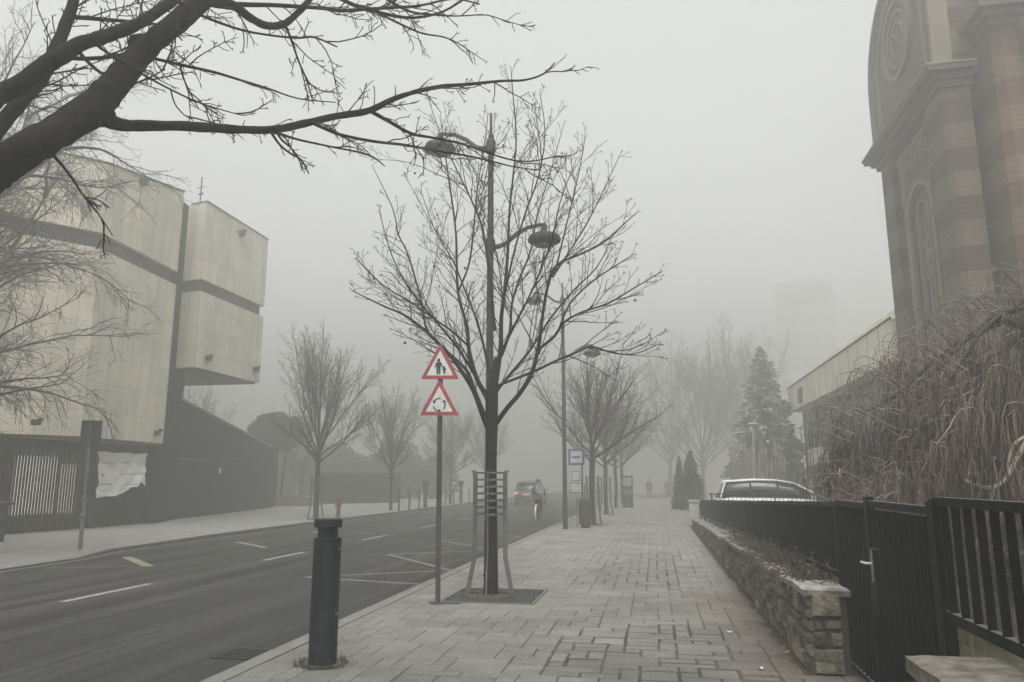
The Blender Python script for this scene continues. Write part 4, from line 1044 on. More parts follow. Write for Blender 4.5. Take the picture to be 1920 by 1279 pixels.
def stone_wall():
    r = random.Random(6)
    t = thing('stone_wall', 'low mossy rough stone wall with pale cap running along the pavement', 'wall', (1.4, 18, 0))
    mb = MB(); cols = []
    stones(mb, cols, r, 7.2, 28.5, lambda y: zt_wall(y) - .035, 1.29, 'x')
    stones(mb, cols, r, 1.29, 1.56, lambda y: .69, 7.215, 'y')
    o = mb.build('stonework', stone_m, t); add_tint(o, cols)
    co = MB(); co.prism([(1.3, 7.22, -.02), (1.3, 28.5, -.02), (1.6, 28.5, -.02), (1.6, 7.22, -.02)][::-1], [(1.3, 7.22, .695), (1.3, 28.5, .25), (1.6, 28.5, .25), (1.6, 7.22, .695)][::-1])
    co.build('core', mortar_m, t)
    cp = MB(); y = 7.17
    while y < 28.4:
        L = r.uniform(.45, .8); y2 = min(y + L, 28.5); z0, z1 = zt_wall(y), zt_wall(y2); xo = 1.25 + r.uniform(-.03, .02); z0 += r.uniform(-.018, .008); z1 += r.uniform(-.018, .008)
        rough_slab(cp, xo, 1.63, y + .004, y2 - .004, lambda yy, a=z0, b=z1, p=y, q=y2: a + (b - a) * (yy - p) / (q - p), .05, r, y)
        y = y2
    cp.build('cap', stone_cap, t)
    # second piece beyond the gate
    t2 = thing('stone_wall', 'rough stone wall end with broad weathered cap, bottom right corner', 'wall', (1.4, 2, 0))
    mb = MB(); cols = []
    stones(mb, cols, r, -1.5, 4.2, lambda y: .72, 1.23, 'x'); o = mb.build('stonework', stone_m, t2); add_tint(o, cols)
    mb = MB(); mb.box((1.62, 1.36, .37), (.76, 5.7, .72)); mb.build('core', mortar_m, t2)
    cp = MB(); y = 4.26
    while y > -1.4:
        L = r.uniform(.55, .9); n = 6
        rough_slab(cp, 1.19 + r.uniform(-.02, .02), 1.62, y - L + .004, y - .004, lambda yy, h=.797 + r.uniform(-.008, .008): h, .075, r, y); y -= L
    cp.build('cap', mat('cap_weathered', (.135, .12, .098), .95, var=.6, scale=9, bump=.9, bscale=22, big=.3), t2)
stone_wall()
FX = 1.66
def fence():
    t = thing('iron_fence', 'long black iron fence of close flat bars on the stone wall', 'fence', (FX, 18, 0), 'black iron fence pieces')
    bars = MB(); y = 7.72
    while y < 30:
        zt = zt_fence(y) - .02; zb = zt_wall(min(y, 28.4)) + .10
        bars.box((FX, y, (zt + zb) / 2), (.042, .009, zt - zb)); y += .125
    bars.build('bars', fence_m, t)
    def rail(nm, off, top, y0=7.6, y1=30.0):
        a = (zt_fence(y0), zt_fence(y1)) if top else (zt_wall(y0) + .1, zt_wall(28.5) + .08)
        h = .05
        MB().prism([(FX - .026, y0, a[0] - h), (FX - .026, y1, a[1] - h), (FX + .026, y1, a[1] - h), (FX + .026, y0, a[0] - h)][::-1], [(FX - .026, y0, a[0]), (FX - .026, y1, a[1]), (FX + .026, y1, a[1]), (FX + .026, y0, a[0])][::-1]).build(nm, fence_m, t)
    rail('top_rail', 0, True); rail('bottom_rail', 0, False)
    for y in (7.6, 10.1, 12.6, 15.1, 17.6, 20.1, 22.6, 25.1, 27.6, 30.0):
        MB().box((FX + .01, y, (zt_fence(y) + .005) / 2 - .02), (.062, .062, zt_fence(y) + .045)).build('post', fence_m, t)
    # fixed panel beside the gate
    t2 = thing('iron_fence', 'narrow fixed black iron panel reaching the ground beside the gate', 'fence', (FX, 7, 0), 'black iron fence pieces')
    b = MB(); y = 6.68
    while y < 7.5: b.box((FX, y, .735), (.042, .009, 1.36)); y += .115
    b.build('bars', fence_m, t2)
    MB().box((FX, 7.055, 1.445), (.05, .98, .05)).build('top_rail', fence_m, t2); MB().box((FX, 7.055, .06), (.05, .98, .04)).build('bottom_rail', fence_m, t2)
    # gate leaf
    g = thing('iron_gate', 'black iron gate leaf with bright lever handle and lock plate', 'gate', (FX, 5.7, 0))
    b = MB(); y = 5.2
    while y < 6.4: b.box((FX, y, .745), (.042, .009, 1.36)); y += .128
    b.build('bars', fence_m, g)
    MB().box((FX, 5.78, 1.465), (.05, 1.36, .05)).build('top_rail', fence_m, g); MB().box((FX, 5.78, .055), (.05, 1.36, .04)).build('bottom_rail', fence_m, g)
    MB().box((FX, 6.48, .77), (.06, .06, 1.5)).build('stile', fence_m, g); MB().box((FX, 5.09, .77), (.05, .05, 1.5)).build('stile', fence_m, g)
    MB().box((FX - .012, 6.36, .88), (.05, .13, .5)).build('lock_case', fence_m, g)
    lp = MB().box((FX - .043, 6.36, 1.0), (.008, .035, .24)).build('lock_plate', chrome_m, g)
    MB().tube([(FX - .045, 6.36, 1.02), (FX - .085, 6.36, 1.02), (FX - .09, 6.38, 1.02), (FX - .09, 6.48, 1.018)], .010, 8).build('handle', mat('handle_alu', (.75, .75, .75), .35, .3), g)
    # right panel
    t3 = thing('iron_fence', 'near black iron fence panel with open gaps on the wall end, right edge', 'fence', (FX, 3, 0), 'black iron fence pieces')
    MB().box((FX, 5.0, .78), (.07, .07, 1.52)).build('post', fence_m, t3)
    for z in (1.25, .35):
        MB().tube([(FX - .02, 5.045, z - .05), (FX - .02, 5.045, z + .05)], .016, 8).build('hinge', fence_m, t3)
    b = MB(); y = 4.88
    while y > .2: b.box((FX, y, 1.2), (.042, .01, .68)); y -= .168
    b.build('bars', fence_m, t3)
    MB().box((FX, 2.5, 1.525), (.055, 4.93, .05)).build('top_rail', fence_m, t3); MB().box((FX, 2.5, .87), (.04, 4.93, .06)).build('bottom_rail', fence_m, t3)
    MB().box((FX, 1.0, 1.16), (.06, .06, .74)).build('post', fence_m, t3)
fence()
# thin light railing round the forecourt
rt = thing('thin_railing', 'thin black railing crossing in front of the white car', 'railing', (3, 24, 0))
b = MB(); x = 1.85
while x < 7: b.tube([(x, 24.5, .05), (x, 24.5, 1.2)], .009, 4); x += .125
b.build('bars', fence_m, rt); MB().tube([(1.6, 24.5, 1.22), (7, 24.5, 1.22)], .016, 6).build('top_rail', fence_m, rt)
for x in (1.72, 3.6, 5.5): MB().tube([(x, 24.5, 0), (x, 24.5, 1.25)], .024, 6).build('post', fence_m, rt)
gp = MB().box((1.42, 29.6, .42), (.36, .36, .84)).box((1.42, 29.6, .87), (.44, .44, .07)).build('stone_pillar', mat('pillar_stone', (.42, .4, .36), .9)); tag(gp, 'short pale stone pillar at the far end of the stone wall', 'pillar')

# dry creeper on the wall
def creeper():
    r = random.Random(14); mb = MB()
    for c, n, sp in ((8.0, 90, .4), (8.4, 60, .35), (14, 70, .9), (9.3, 120, .5), (11.0, 170, .7), (12.6, 120, .7), (10.2, 90, .5), (15.5, 24, 1.0), (18, 18, 1.0), (21, 14, 1.2)):
        for k in range(n):
            y = c + r.gauss(0, sp); z = zt_wall(y)
            if y < 7.4: continue
            x = r.uniform(1.35, 1.66)
            p = Vector((x, y, z - .01)); d = Vector((r.gauss(-.25, .5), r.gauss(0, .7), r.uniform(.05, .8)))
            s = wander(r, p, d, r.uniform(.1, .38), 5, .35, -.14)
            mb.tube(s, [.005, .005, .0045, .004, .0035, .003], 3, False)
            for j in range(3):
                q, _ = along(s, r.uniform(.3, .98)); a = side_dir(r, Vector((0, 0, 1)), r.uniform(.3, 2)) * r.uniform(.02, .05); bb = a.orthogonal().normalized() * .014
                mb.quad(q, q + a * .5 + bb, q + a, q + a * .5 - bb)
    # pale strands hanging down the face
    for k in range(46):
        y = r.choice((8.6, 9.0, 10.2, 11.4, 9.6)) + r.gauss(0, .5); z = zt_wall(max(y, 7.4))
        if y < 7.4: continue
        s = wander(r, Vector((1.3, y, z + .02)), Vector((-.8, r.uniform(-.5, .5), .25)), r.uniform(.15, .5), 7, .2, -.3)
        s = [Vector((min(p.x, 1.235), p.y, max(p.z, .05))) if i else p for i, p in enumerate(s)]
        mb.tube(s, [.004] * len(s), 3, False)
    o = mb.build('dry_creeper', ivy_m); tag(o, 'tangle of dry creeper lying on the stone wall cap', 'creeper', kind='stuff')
creeper()

# weeping tree
def weeping():
    r = random.Random(17); c = Vector((5.35, 9.5, 0))
    t = thing('weeping_tree', 'large bare weeping tree with dense hanging twigs behind the iron fence', 'tree', c)
    tr = MB(); tr.tube([c + Vector(p) for p in ((0, 0, 0), (.03, 0, 1), (-.05, .03, 2.2), (.05, 0, 3.3))], [.2, .16, .15, .13], 10); tr.build('trunk', bark_dark, t, True)
    br = MB(); st = MB(); dk = MB()
    def zc(q): return 4.35 - 2.3 * (q / 3.25) ** 1.45
    for k in range(34):
        a = r.uniform(0, 2 * PI); L = r.uniform(1.2, 2.9)
        pts = [c + Vector((0, 0, 3.0))]
        for j in range(1, 8):
            q = L * j / 7; pts.append(c + Vector((q * math.cos(a + j * .03), q * math.sin(a + j * .03), min(3.0 + j * .2, zc(q) - .15 + r.uniform(-.1, .1)))))
        br.tube(pts, [.05 - .0055 * j for j in range(8)], 5, False)
    n = 4900
    bunch = [(r.uniform(0, 2 * PI), r.uniform(.5, 1.03)) for _ in range(150)]
    for k in range(n):
        a = r.uniform(0, 2 * PI) if k % 3 else r.uniform(PI * .75, PI * 1.6)
        q = 3.25 * math.sqrt(r.uniform(.02, 1)) * r.uniform(.85, 1.05)
        if r.random() < .55:
            ba, bq = r.choice(bunch); a = ba + r.gauss(0, .05) / max(.4, bq); q = 3.25 * bq + r.gauss(0, .07)
        lump = .16 * math.sin(a * 7) + .12 * math.sin(a * 13 + q * 3)
        p = c + Vector((q * math.cos(a), q * math.sin(a), zc(q) + lump - r.uniform(0, .55) * (1 if r.random() < .7 else 2.2)))
        if p.x < FX + .12: p.x = FX + .12 + r.uniform(0, .3)
        out = Vector((math.cos(a), math.sin(a), 0))
        arch_h = r.uniform(.0, .12) + (.22 if r.random() < .05 else 0)
        low = r.uniform(.85, 1.7) if r.random() < .55 else r.uniform(1.3, 2.6)
        low = max(low, .8)
        pts = [p]; L = max(.4, p.z - low); m = max(6, int(L / .22)); w = r.uniform(.04, .2) * (2.6 if r.random() < .08 else 1)
        ph = r.uniform(0, 6.3)
        for j in range(1, m + 1):
            u = j / m
            x = p + out * (w * (1 - math.exp(-3.5 * u))) + Vector((r.gauss(0, .012), r.gauss(0, .012), 0)) + Vector((math.sin(u * 5 + ph) * .04, math.cos(u * 4 + ph) * .04, 0))
            x.z = p.z + arch_h * math.sin(min(1, u * 4) * PI) - L * max(0, u - .06) ** 1.15
            if x.x < FX + .1: x.x = FX + .1 + abs(r.gauss(0, .02))
            pts.append(x)
        shaded = r.random() < (.6 if q < 1.8 else .4)
        rr = r.uniform(.0028, .0052) * (1.8 if r.random() < .07 else 1)
        (dk if shaded else st).tube(pts, [rr * (1 - .45 * j / m) for j in range(m + 1)], 3, False)
        for j in range(r.randint(1, 4)):
            pp, dd = along(pts, r.uniform(.2, .95)); s = wander(r, pp, side_dir(r, dd, r.uniform(.25, .6)) + Vector((0, 0, -.9)), r.uniform(.15, .6), 4, .10, -.3)
            for e in s:
                if e.x < FX + .06: e.x = FX + .06
            (dk if shaded else st).tube(s, [.003, .0029, .0027, .0025, .0023], 3, False)
    # arching shoots that leave the crown and turn down: the ragged outline
    for k in range(300):
        a = r.uniform(PI * .65, PI * 1.5); q = 3.2 * math.sqrt(r.uniform(.05, 1.0)); p = c + Vector((q * math.cos(a), q * math.sin(a), zc(q) - .05))
        if p.x < FX + .2: continue
        out = Vector((math.cos(a + r.gauss(0, .4)), math.sin(a + r.gauss(0, .4)), 0)); h_ = r.uniform(.08, .32); w2 = r.uniform(.25, .7); dn = r.uniform(.5, 1.6); pts = []
        for j in range(12):
            u = j / 11; e = p + out * (w2 * min(1, u * 1.9) ** .8) + Vector((r.gauss(0, .008), r.gauss(0, .008), 0)); e.z = p.z + h_ * math.sin(min(1, u * 1.9) * PI * .62) - dn * max(0, u - .42) ** 1.15
            if e.x < FX + .1: e.x = FX + .1
            e.z = max(e.z, .8); pts.append(e)
        rr = r.uniform(.004, .0075); st.tube(pts, [rr * (1 - .055 * j) for j in range(12)], 4, False)
    # woody stems of mixed thickness crossing through the curtain
    for k in range(36):
        a = r.uniform(PI * .7, PI * 1.65); q = r.uniform(1.0, 3.2); p = c + Vector((q * math.cos(a), q * math.sin(a), zc(q) - r.uniform(.1, 1.2)))
        if p.x < FX + .15: continue
        w_ = wander(r, p, Vector((r.gauss(-.4, .6), r.gauss(-.3, .6), r.uniform(-.5, .6))), r.uniform(.5, 1.5), 9, .2, -.13)
        for e in w_:
            if e.x < FX + .08: e.x = FX + .08
        rr = r.uniform(.005, .012); st.tube(w_, [rr * (1 - .07 * j) for j in range(10)], 5, False)
    # the pale looping branch at the right
    L = [(1930, 815, 10), (1912, 850, 9), (1896, 880, 8), (1882, 903, 7), (1860, 914, 6.5), (1835, 912, 6), (1808, 900, 5)]
    sp = spline([(at_y(x, y, 7.6), w * .5 * 7.7 / 1400) for x, y, w in L], 4); lb = MB(); lb.tube([p for p, _ in sp], [q for _, q in sp], 6, False)
    L = [(1928, 818, 7), (1905, 830, 6), (1893, 855, 5), (1889, 895, 3)]
    sp = spline([(at_y(x, y, 7.6), w * .5 * 7.7 / 1400) for x, y, w in L], 4); lb.tube([p for p, _ in sp], [q for _, q in sp], 6, False)
    lb.build('looping_branch', mat('pale_branch', (.3, .25, .19), .8, var=.2), t, True)
    br.build('branches', weep_dark, t, True); st.build('hanging_twigs', weep_m, t); dk.build('shaded_twigs', weep_dark, t)
    # low arching shrub in front
    c2 = Vector((2.55, 8.75, 0)); t2 = thing('arching_shrub', 'low reddish brown tangled shrub arching over the fence top beside the weeping tree', 'shrub', c2)
    sb = MB()
    for k in range(150):
        a = r.uniform(0, 2 * PI); p = c2 + Vector((r.gauss(0, .3), r.gauss(0, .4), .02))
        h = r.uniform(1.0, 1.85); w = r.uniform(.2, .75); pts = []
        for j in range(11):
            u = j / 10; x = p + Vector((math.cos(a), math.sin(a), 0)) * w * u ** 1.4 + Vector((r.gauss(0, .018), r.gauss(0, .018), 0)); x.z = h * math.sin(u * PI * .68) / 1.0 + r.gauss(0, .012)
            if x.x < FX + .05: x.x = FX + .05
            pts.append(x)
        rr = r.uniform(.004, .0085); sb.tube(pts, [rr * (1 - .05 * j) for j in range(11)], 4, False)
        for j in range(3):
            pp, dd = along(pts, r.uniform(.4, .98)); s = wander(r, pp, side_dir(r, dd, .7), r.uniform(.15, .5), 5, .2, -.1)
            for e in s:
                if e.x < FX + .05: e.x = FX + .05
            sb.tube(s, [.0045, .0042, .004, .0035, .003, .0026], 3, False)
    sb.build('stems', shrub_m, t2)
weeping()
# yard details: low retaining wall and dead ground cover
rw = thing('garden_wall', 'low grey stone garden wall seen through the near fence bars', 'wall', (4.2, 5, 0))
mb = MB(); cols = []; r7 = random.Random(77)
stones(mb, cols, r7, 2.0, 19, lambda y: .62, 4.6, 'x'); o = mb.build('stonework', stone_m, rw); add_tint(o, cols)
MB().box((4.8, 10.5, .33), (.4, 17, .64)).build('core', mortar_m, rw); MB().box((4.78, 10.5, .69), (.5, 17, .07)).build('cap', stone_cap, rw)
struct(MB().box((6.8, 10, .28), (3.55, 20, .56)).build('raised_bed', yard_m))
def litter(name, x0, x1, y0, y1, z, n, m, seed, size=.045):
    r = random.Random(seed); mb = MB()
    for k in range(n):
        p = Vector((r.uniform(x0, x1), r.uniform(y0, y1), z + r.uniform(0, .02))); a = side_dir(r, Vector((0, 0, 1)), r.uniform(1.1, 1.6)) * size * r.uniform(.6, 1.3); b = Vector((-a.y, a.x, r.uniform(-.01, .01))) * .45
        mb.quad(p - a * .5, p + b, p + a * .5, p - b)
    return struct(mb.build(name, m), 'stuff')
litter('fallen_leaves', 1.8, 4.5, 3, 12, .03, 2600, mat('leaf_litter', (.14, .085, .045), .9, var=.5, scale=20), 5)
litter('pavement_leaves', -3.1, -1.6, 27.2, 29.8, .006, 160, MATS['leaf_litter'], 6)
litter('scattered_leaves', -3.4, 1.2, 6.2, 22, .004, 150, MATS['leaf_litter'], 9, .04)
litter('wall_foot_leaves', .95, 1.26, 7.2, 20, .006, 260, MATS['leaf_litter'], 10, .04)
litter('grate_leaves', -2.7, -2.15, 10.85, 11.35, .004, 260, MATS['leaf_litter'], 7, .035)
# evergreen mass inside the yard
def yard_bush():
    r = random.Random(88); mb = MB(); cl = [(5.9 + r.uniform(-.9, .9), 11.5 + r.uniform(-1.8, 1.8), 1.1 + r.uniform(-.5, .7), .7, .8, .6) for k in range(18)]
    leaf_cloud(mb, r, cl, 9000, .1); o = mb.build('yard_bush', mat('yard_leaf', (.035, .033, .02), .9, var=.4, scale=3)); tag(o, 'dark bush in the yard behind the weeping tree', 'shrub')
yard_bush()

# ------------------------------------------------------------------ street furniture
def bollard():
    p = Vector((-3.03, 6.77, 0)); t = thing('bollard', 'thick dark grey steel bollard with flat cap standing by the kerb', 'bollard', p)
    tp = at_y(611, 1000, 6.77)
    lean = Vector((.0, 0, 0)); R = .128; c = p
    body = MB(); body.lathe([(R, .0), (R, 1.115), (R - .008, 1.123)], c, 32); body.build('post', bollard_m, t)
    MB().lathe([(R - .035, 1.12), (R - .035, 1.215)], c, 28).build('neck', bollard_m, t)
    MB().lathe([(R - .006, 1.213), (R + .002, 1.218), (R + .002, 1.285), (R - .006, 1.292)], c, 32).build('cap', bollard_m, t)
    MB().lathe([(R + .065, .0), (R + .065, .008), (R + .045, .016), (R + .002, .018)], c, 32).build('base_flange', iron_m, t)
    for z in (.45, 1.02): MB().tube([(p.x + R - .004, p.y - .03, z), (p.x + R + .006, p.y - .033, z)], .011, 8).build('bolt', chrome_m, t)
    r = random.Random(4); mo = MB()
    for k in range(240):
        a = r.uniform(0, 2 * PI); q = R + .05 + abs(r.gauss(0, .045)); z0 = Vector((c.x + q * math.cos(a), c.y + q * math.sin(a), .004)); s = wander(r, z0, Vector((r.gauss(0, .5), r.gauss(0, .5), .7)), r.uniform(.015, .05), 2, .3)
        mo.tube(s, [.003, .0026, .002], 3, False)
    struct(mo.build('moss_tufts', mat('moss', (.035, .036, .018), .95, var=.4, scale=20)), 'stuff')
bollard()
def warning_signs():
    Y = 10.25; b = Vector((-2.97, 10.3, 0)); top = at_y(826.5, 652, 10.3)
    t = thing('warning_sign', 'grey pole carrying two red bordered triangular warning signs', 'road sign', b)
    MB().tube([b, top], .036, 14).build('pole', metal_grey, t)
    MB().lathe([(.12, .0), (.12, .012), (.05, .02)], b, 20).box((b.x + .18, b.y - .03, .006), (.28, .09, .012), .1).build('foot_plate', iron_m, t)
    def tri(cx, ytop, ybot, xl, xr):
        a, l, q = at_y(cx, ytop, Y - .05), at_y(xl, ybot, Y - .05), at_y(xr, ybot, Y - .05)
        return a, l, q
    def rounded(P, rr, n=5):
        out = []; P = [Vector(p) for p in P]
        for i in range(3):
            p, pa, pb = P[i], P[i-1], P[(i+1) % 3]; da, db = (pa - p).normalized(), (pb - p).normalized()
            s, e = p + da * rr, p + db * rr
            for k in range(n + 1):
                u = k / n; out.append(s.lerp(p, u).lerp(p.lerp(e, u), u))
        return out
    signs = []
    for (cx, yt, yb, xl, xr) in ((826, 643, 711, 789, 860.5), (823.5, 711, 779, 787.5, 860)):
        a, l, q = tri(cx, yt, yb, xl, xr); cc = (a + l + q) / 3
        o = MB().plate(rounded([l, q, a], .035), (0, .012, 0)).build('sign_plate', sign_red, t)
        ins = [cc + (p - cc) * .70 for p in (l, q, a)]
        MB().plate([p + Vector((0, -.003, 0)) for p in rounded(ins, .012)], (0, .0025, 0)).build('sign_face', sign_white, o)
        MB().box((cc.x, Y - .02, cc.z), (.09, .05, .03)).build('bracket', metal_grey, o)
        signs.append((o, cc, (q - l).length))
    # adult and child walking
    o, c, W = signs[0]; sc = W; y0 = c.y - .0065
    def poly(mb, pts): mb.plate([(c.x + x * sc, y0, c.z + z * sc) for x, z in pts], (0, .002, 0))
    mb = MB()
    def figure(ox, oz, h):
        circ = [(ox + .11 * h * math.cos(k * PI / 6), oz + h * .9 + .11 * h * math.sin(k * PI / 6)) for k in range(12)]; poly(mb, circ)
        poly(mb, [(ox - .13*h, oz + .40*h), (ox + .13*h, oz + .40*h), (ox + .17*h, oz + .74*h), (ox + .1*h, oz + .77*h), (ox - .1*h, oz + .77*h), (ox - .17*h, oz + .74*h)])
        poly(mb, [(ox - .13*h, oz), (ox - .02*h, oz), (ox - .01*h, oz + .42*h), (ox - .13*h, oz + .42*h)]); poly(mb, [(ox + .02*h, oz), (ox + .13*h, oz), (ox + .13*h, oz + .42*h), (ox + .01*h, oz + .42*h)])
        poly(mb, [(ox - .17*h, oz + .74*h), (ox - .28*h, oz + .42*h), (ox - .23*h, oz + .40*h), (ox - .12*h, oz + .68*h)]); poly(mb, [(ox + .12*h, oz + .68*h), (ox + .26*h, oz + .38*h), (ox + .31*h, oz + .41*h), (ox + .17*h, oz + .74*h)])
    figure(-.035, -.185, .40); figure(.115, -.175, .2); mb.build('pedestrian_symbol', sign_black, o)
    o, c, W = signs[1]; sc = W; y0 = c.y - .0065; mb = MB(); R = .155; zc = -.035
    for k in range(3):
        a0 = math.radians(75 + 120 * k); a1 = a0 + math.radians(68)
        n = 8
        for j in range(n):
            t0, t1 = a0 + (a1 - a0) * j / n, a0 + (a1 - a0) * (j + 1) / n
            poly(mb, [((R - .016) * math.cos(t0), zc + (R - .016) * math.sin(t0)), ((R + .016) * math.cos(t0), zc + (R + .016) * math.sin(t0)), ((R + .016) * math.cos(t1), zc + (R + .016) * math.sin(t1)), ((R - .016) * math.cos(t1), zc + (R - .016) * math.sin(t1))])
        t2 = a1 + math.radians(26)
        poly(mb, [((R - .055) * math.cos(a1), zc + (R - .055) * math.sin(a1)), ((R + .055) * math.cos(a1), zc + (R + .055) * math.sin(a1)), (R * math.cos(t2), zc + R * math.sin(t2))])
    mb.build('roundabout_symbol', sign_black, o)
warning_signs()

def tree_guard(loc, label):
    t = thing('tree_guard', label, 'tree guard', loc, 'steel tree guards')
    x, y, _ = loc
    for k in range(4):
        a = PI / 2 * k + .06; ca, sa = math.cos(a), math.sin(a)
        prof = [(.33, .0), (.33, .02), (.232, .52), (.228, .6), (.225, 1.70), (.235, 1.76), (.255, 1.79)]
        pts = [Vector((x + q * ca, y + q * sa, z)) for q, z in prof]; tn = Vector((-sa, ca, 0)) * .008; rn = Vector((ca, sa, 0)) * .034
        mb = MB()
        for j in range(len(pts) - 1):
            p, q = pts[j], pts[j+1]
            if (q - p).length < .05 and j == 0: continue
            mb.prism([p - tn - rn, p + tn - rn, p + tn + rn, p - tn + rn], [q - tn - rn, q + tn - rn, q + tn + rn, q - tn + rn])
        mb.build('leg', guard_m, t)
    for k in range(7):
        z = 1.14 + k * .10; mb = MB(); n = 28
        for j in range(n):
            a0, a1 = 2 * PI * j / n, 2 * PI * (j + 1) / n
            q = [(x + rr * math.cos(a), y + rr * math.sin(a)) for rr, a in ((.224, a0), (.224, a1), (.214, a1), (.214, a0))]
            mb.plan(q, z, z + .026)
        mb.build('hoop', guard_m, t)
    mb = MB(); n = 32
    for j in range(n):
        a0, a1 = 2 * PI * j / n, 2 * PI * (j + 1) / n
        mb.plan([(x + rr * math.cos(a), y + rr * math.sin(a)) for rr, a in ((.36, a0), (.36, a1), (.325, a1), (.325, a0))], .004, .022)
    mb.build('base_ring', guard_m, t)
    return t
g0 = tree_guard((-2.42, 11.1, 0), 'slim steel guard with seven hoops round the nearest young tree')
for x, y, lb in ((-2.31, 28.6, 'steel guard round the tree behind the brown litter bin'), (-2.37, 37.4, 'steel guard round the second tree beyond the bus stop'), (-14.25, 30.5, 'steel guard round the far pavement tree beside the hydrant')):
    dup(g0, (x, y, 0), .3, 1, lb)
def tree_grate():
    t = thing('tree_grate', 'square iron grate with curved slots round the nearest young tree', 'tree grate', (-2.35, 11.08, 0))
    MB().quad((GR_X0, GR_Y0, -.008), (GR_X1, GR_Y0, -.008), (GR_X1, GR_Y1, -.008), (GR_X0, GR_Y1, -.008)).build('pit', mat('pit_dark', (.015, .014, .012), 1), t)
    fr = MB(); w = .045; cx, cy = (GR_X0 + GR_X1) / 2, (GR_Y0 + GR_Y1) / 2; LX_, LY_ = GR_X1 - GR_X0, GR_Y1 - GR_Y0
    fr.box((cx, GR_Y0 + w/2, .0), (LX_, w, .016)).box((cx, GR_Y1 - w/2, .0), (LX_, w, .016)).box((GR_X0 + w/2, cy, .0), (w, LY_ - 2*w, .016)).box((GR_X1 - w/2, cy, .0), (w, LY_ - 2*w, .016))
    fr.build('frame', guard_m, t)
    gb = MB(); ctr = (-2.42, 11.1)
    inside = lambda p: GR_X0 + w < p[0] < GR_X1 - w and GR_Y0 + w < p[1] < GR_Y1 - w
    r = .37
    while r < 1.1:
        n = int(2 * PI * r / .05)
        for j in range(n):
            a0, a1 = 2 * PI * j / n, 2 * PI * (j + 1) / n
            q = [(ctr[0] + rr * math.cos(a), ctr[1] + rr * math.sin(a)) for rr, a in ((r + .019, a0), (r + .019, a1), (r - .019, a1), (r - .019, a0))]
            if all(inside(p) for p in q): gb.plan(q, -.006, .004)
        r += .062
    for k in range(20):
        a = 2 * PI * k / 20 + .1
        for j in range(18):
            q0 = .36 + j * .04; p = (ctr[0] + (q0 + .02) * math.cos(a), ctr[1] + (q0 + .02) * math.sin(a))
            if inside(p): gb.box((p[0], p[1], -.001), (.04, .022, .012), a)
    gb.build('bars', iron_m, t)
    MB().lathe([(.32, -.006), (.2, .012), (.12, .03)], (-2.42, 11.1, 0), 24).build('soil', soil_m, t)
tree_grate()
drain_iron = mat('drain_iron', (.02, .02, .019), .6, var=.3)
dr = thing('drain_grate', 'small iron drain grate in the road beside the kerb', 'drain', (-4.23, 7.49, -.12))
MB().box((-4.23, 7.5, -.1165), (.42, .42, .006), .0).build('pit', mat('pit_dark', (.01, .01, .01)), dr); d2 = MB()
for k in range(7): d2.box((-4.23, 7.335 + k * .055, -.110), (.36, .024, .008))
d2.box((-4.23, 7.29, -.11), (.44, .03, .012)).box((-4.23, 7.71, -.11), (.44, .03, .012)).box((-4.44, 7.5, -.11), (.03, .39, .012)).box((-4.02, 7.5, -.11), (.03, .39, .012)); d2.build('bars', drain_iron, dr)
md = MB().lathe([(.3, -.1165), (.3, -.108), (.27, -.106)], (-9.6, 24.5, 0), 20).build('manhole_cover', iron_m); tag(md, 'round dark manhole cover far out on the road', 'manhole')

def street_lamp():
    t = thing('street_lamp', 'tall double armed street lamp rising behind the nearest young tree', 'street lamp', (0, 0, 0), 'double armed street lamps')
    MB().lathe([(.1, 0), (.1, .03), (.085, .05), (.083, .9), (.075, .92), (.07, 4), (.055, 7.8), (.05, 8.25)], (0, 0, 0), 14).build('pole', lamp_m, t)
    MB().lathe([(.03, 8.25), (.026, 8.7)], (0, 0, 0), 8).build('finial', lamp_m, t)
    def arm(s, z):
        pts = [(0, z), (.14 * s, z - .02), (.3 * s, z + .03), (.5 * s, z + .20), (.72 * s, z + .32), (.96 * s, z + .36), (1.06 * s, z + .36)]
        mb = MB(); P = [Vector((a, 0, b)) for a, b in pts]
        mb.tube(P, [.06, .05, .045, .045, .042, .038, .035], 8); mb.lathe([(.088, z - .12), (.095, z - .05), (.095, z + .1), (.07, z + .16)], (0, 0, 0), 12)
        o = mb.build('arm', lamp_m, t)
        x = 1.03 * s; h = MB()
        h.lathe([(.02, .28), (.05, .24), (.06, .12), (.16, .10), (.28, .04), (.31, -.02), (.31, -.06), (.22, -.11), (.1, -.13), (.02, -.13)][::-1], (x, 0, z + .09), 18); h.build('lamp_head', lamp_m, o)
        MB().lathe([(.2, -.135), (.15, -.155), (.02, -.16)][::-1], (x, 0, z + .09), 16).build('lens', mat('lamp_glass', (.14, .14, .135), .3), o)
    arm(-1, 8.0); arm(1, 6.0)
    return t
l0 = street_lamp(); l0.location = (-2.91, 13.25, 0)
l1 = dup(l0, (-3.07, 26.2, 0), 0, 1, 'tall double armed street lamp in front of the bus stop sign')

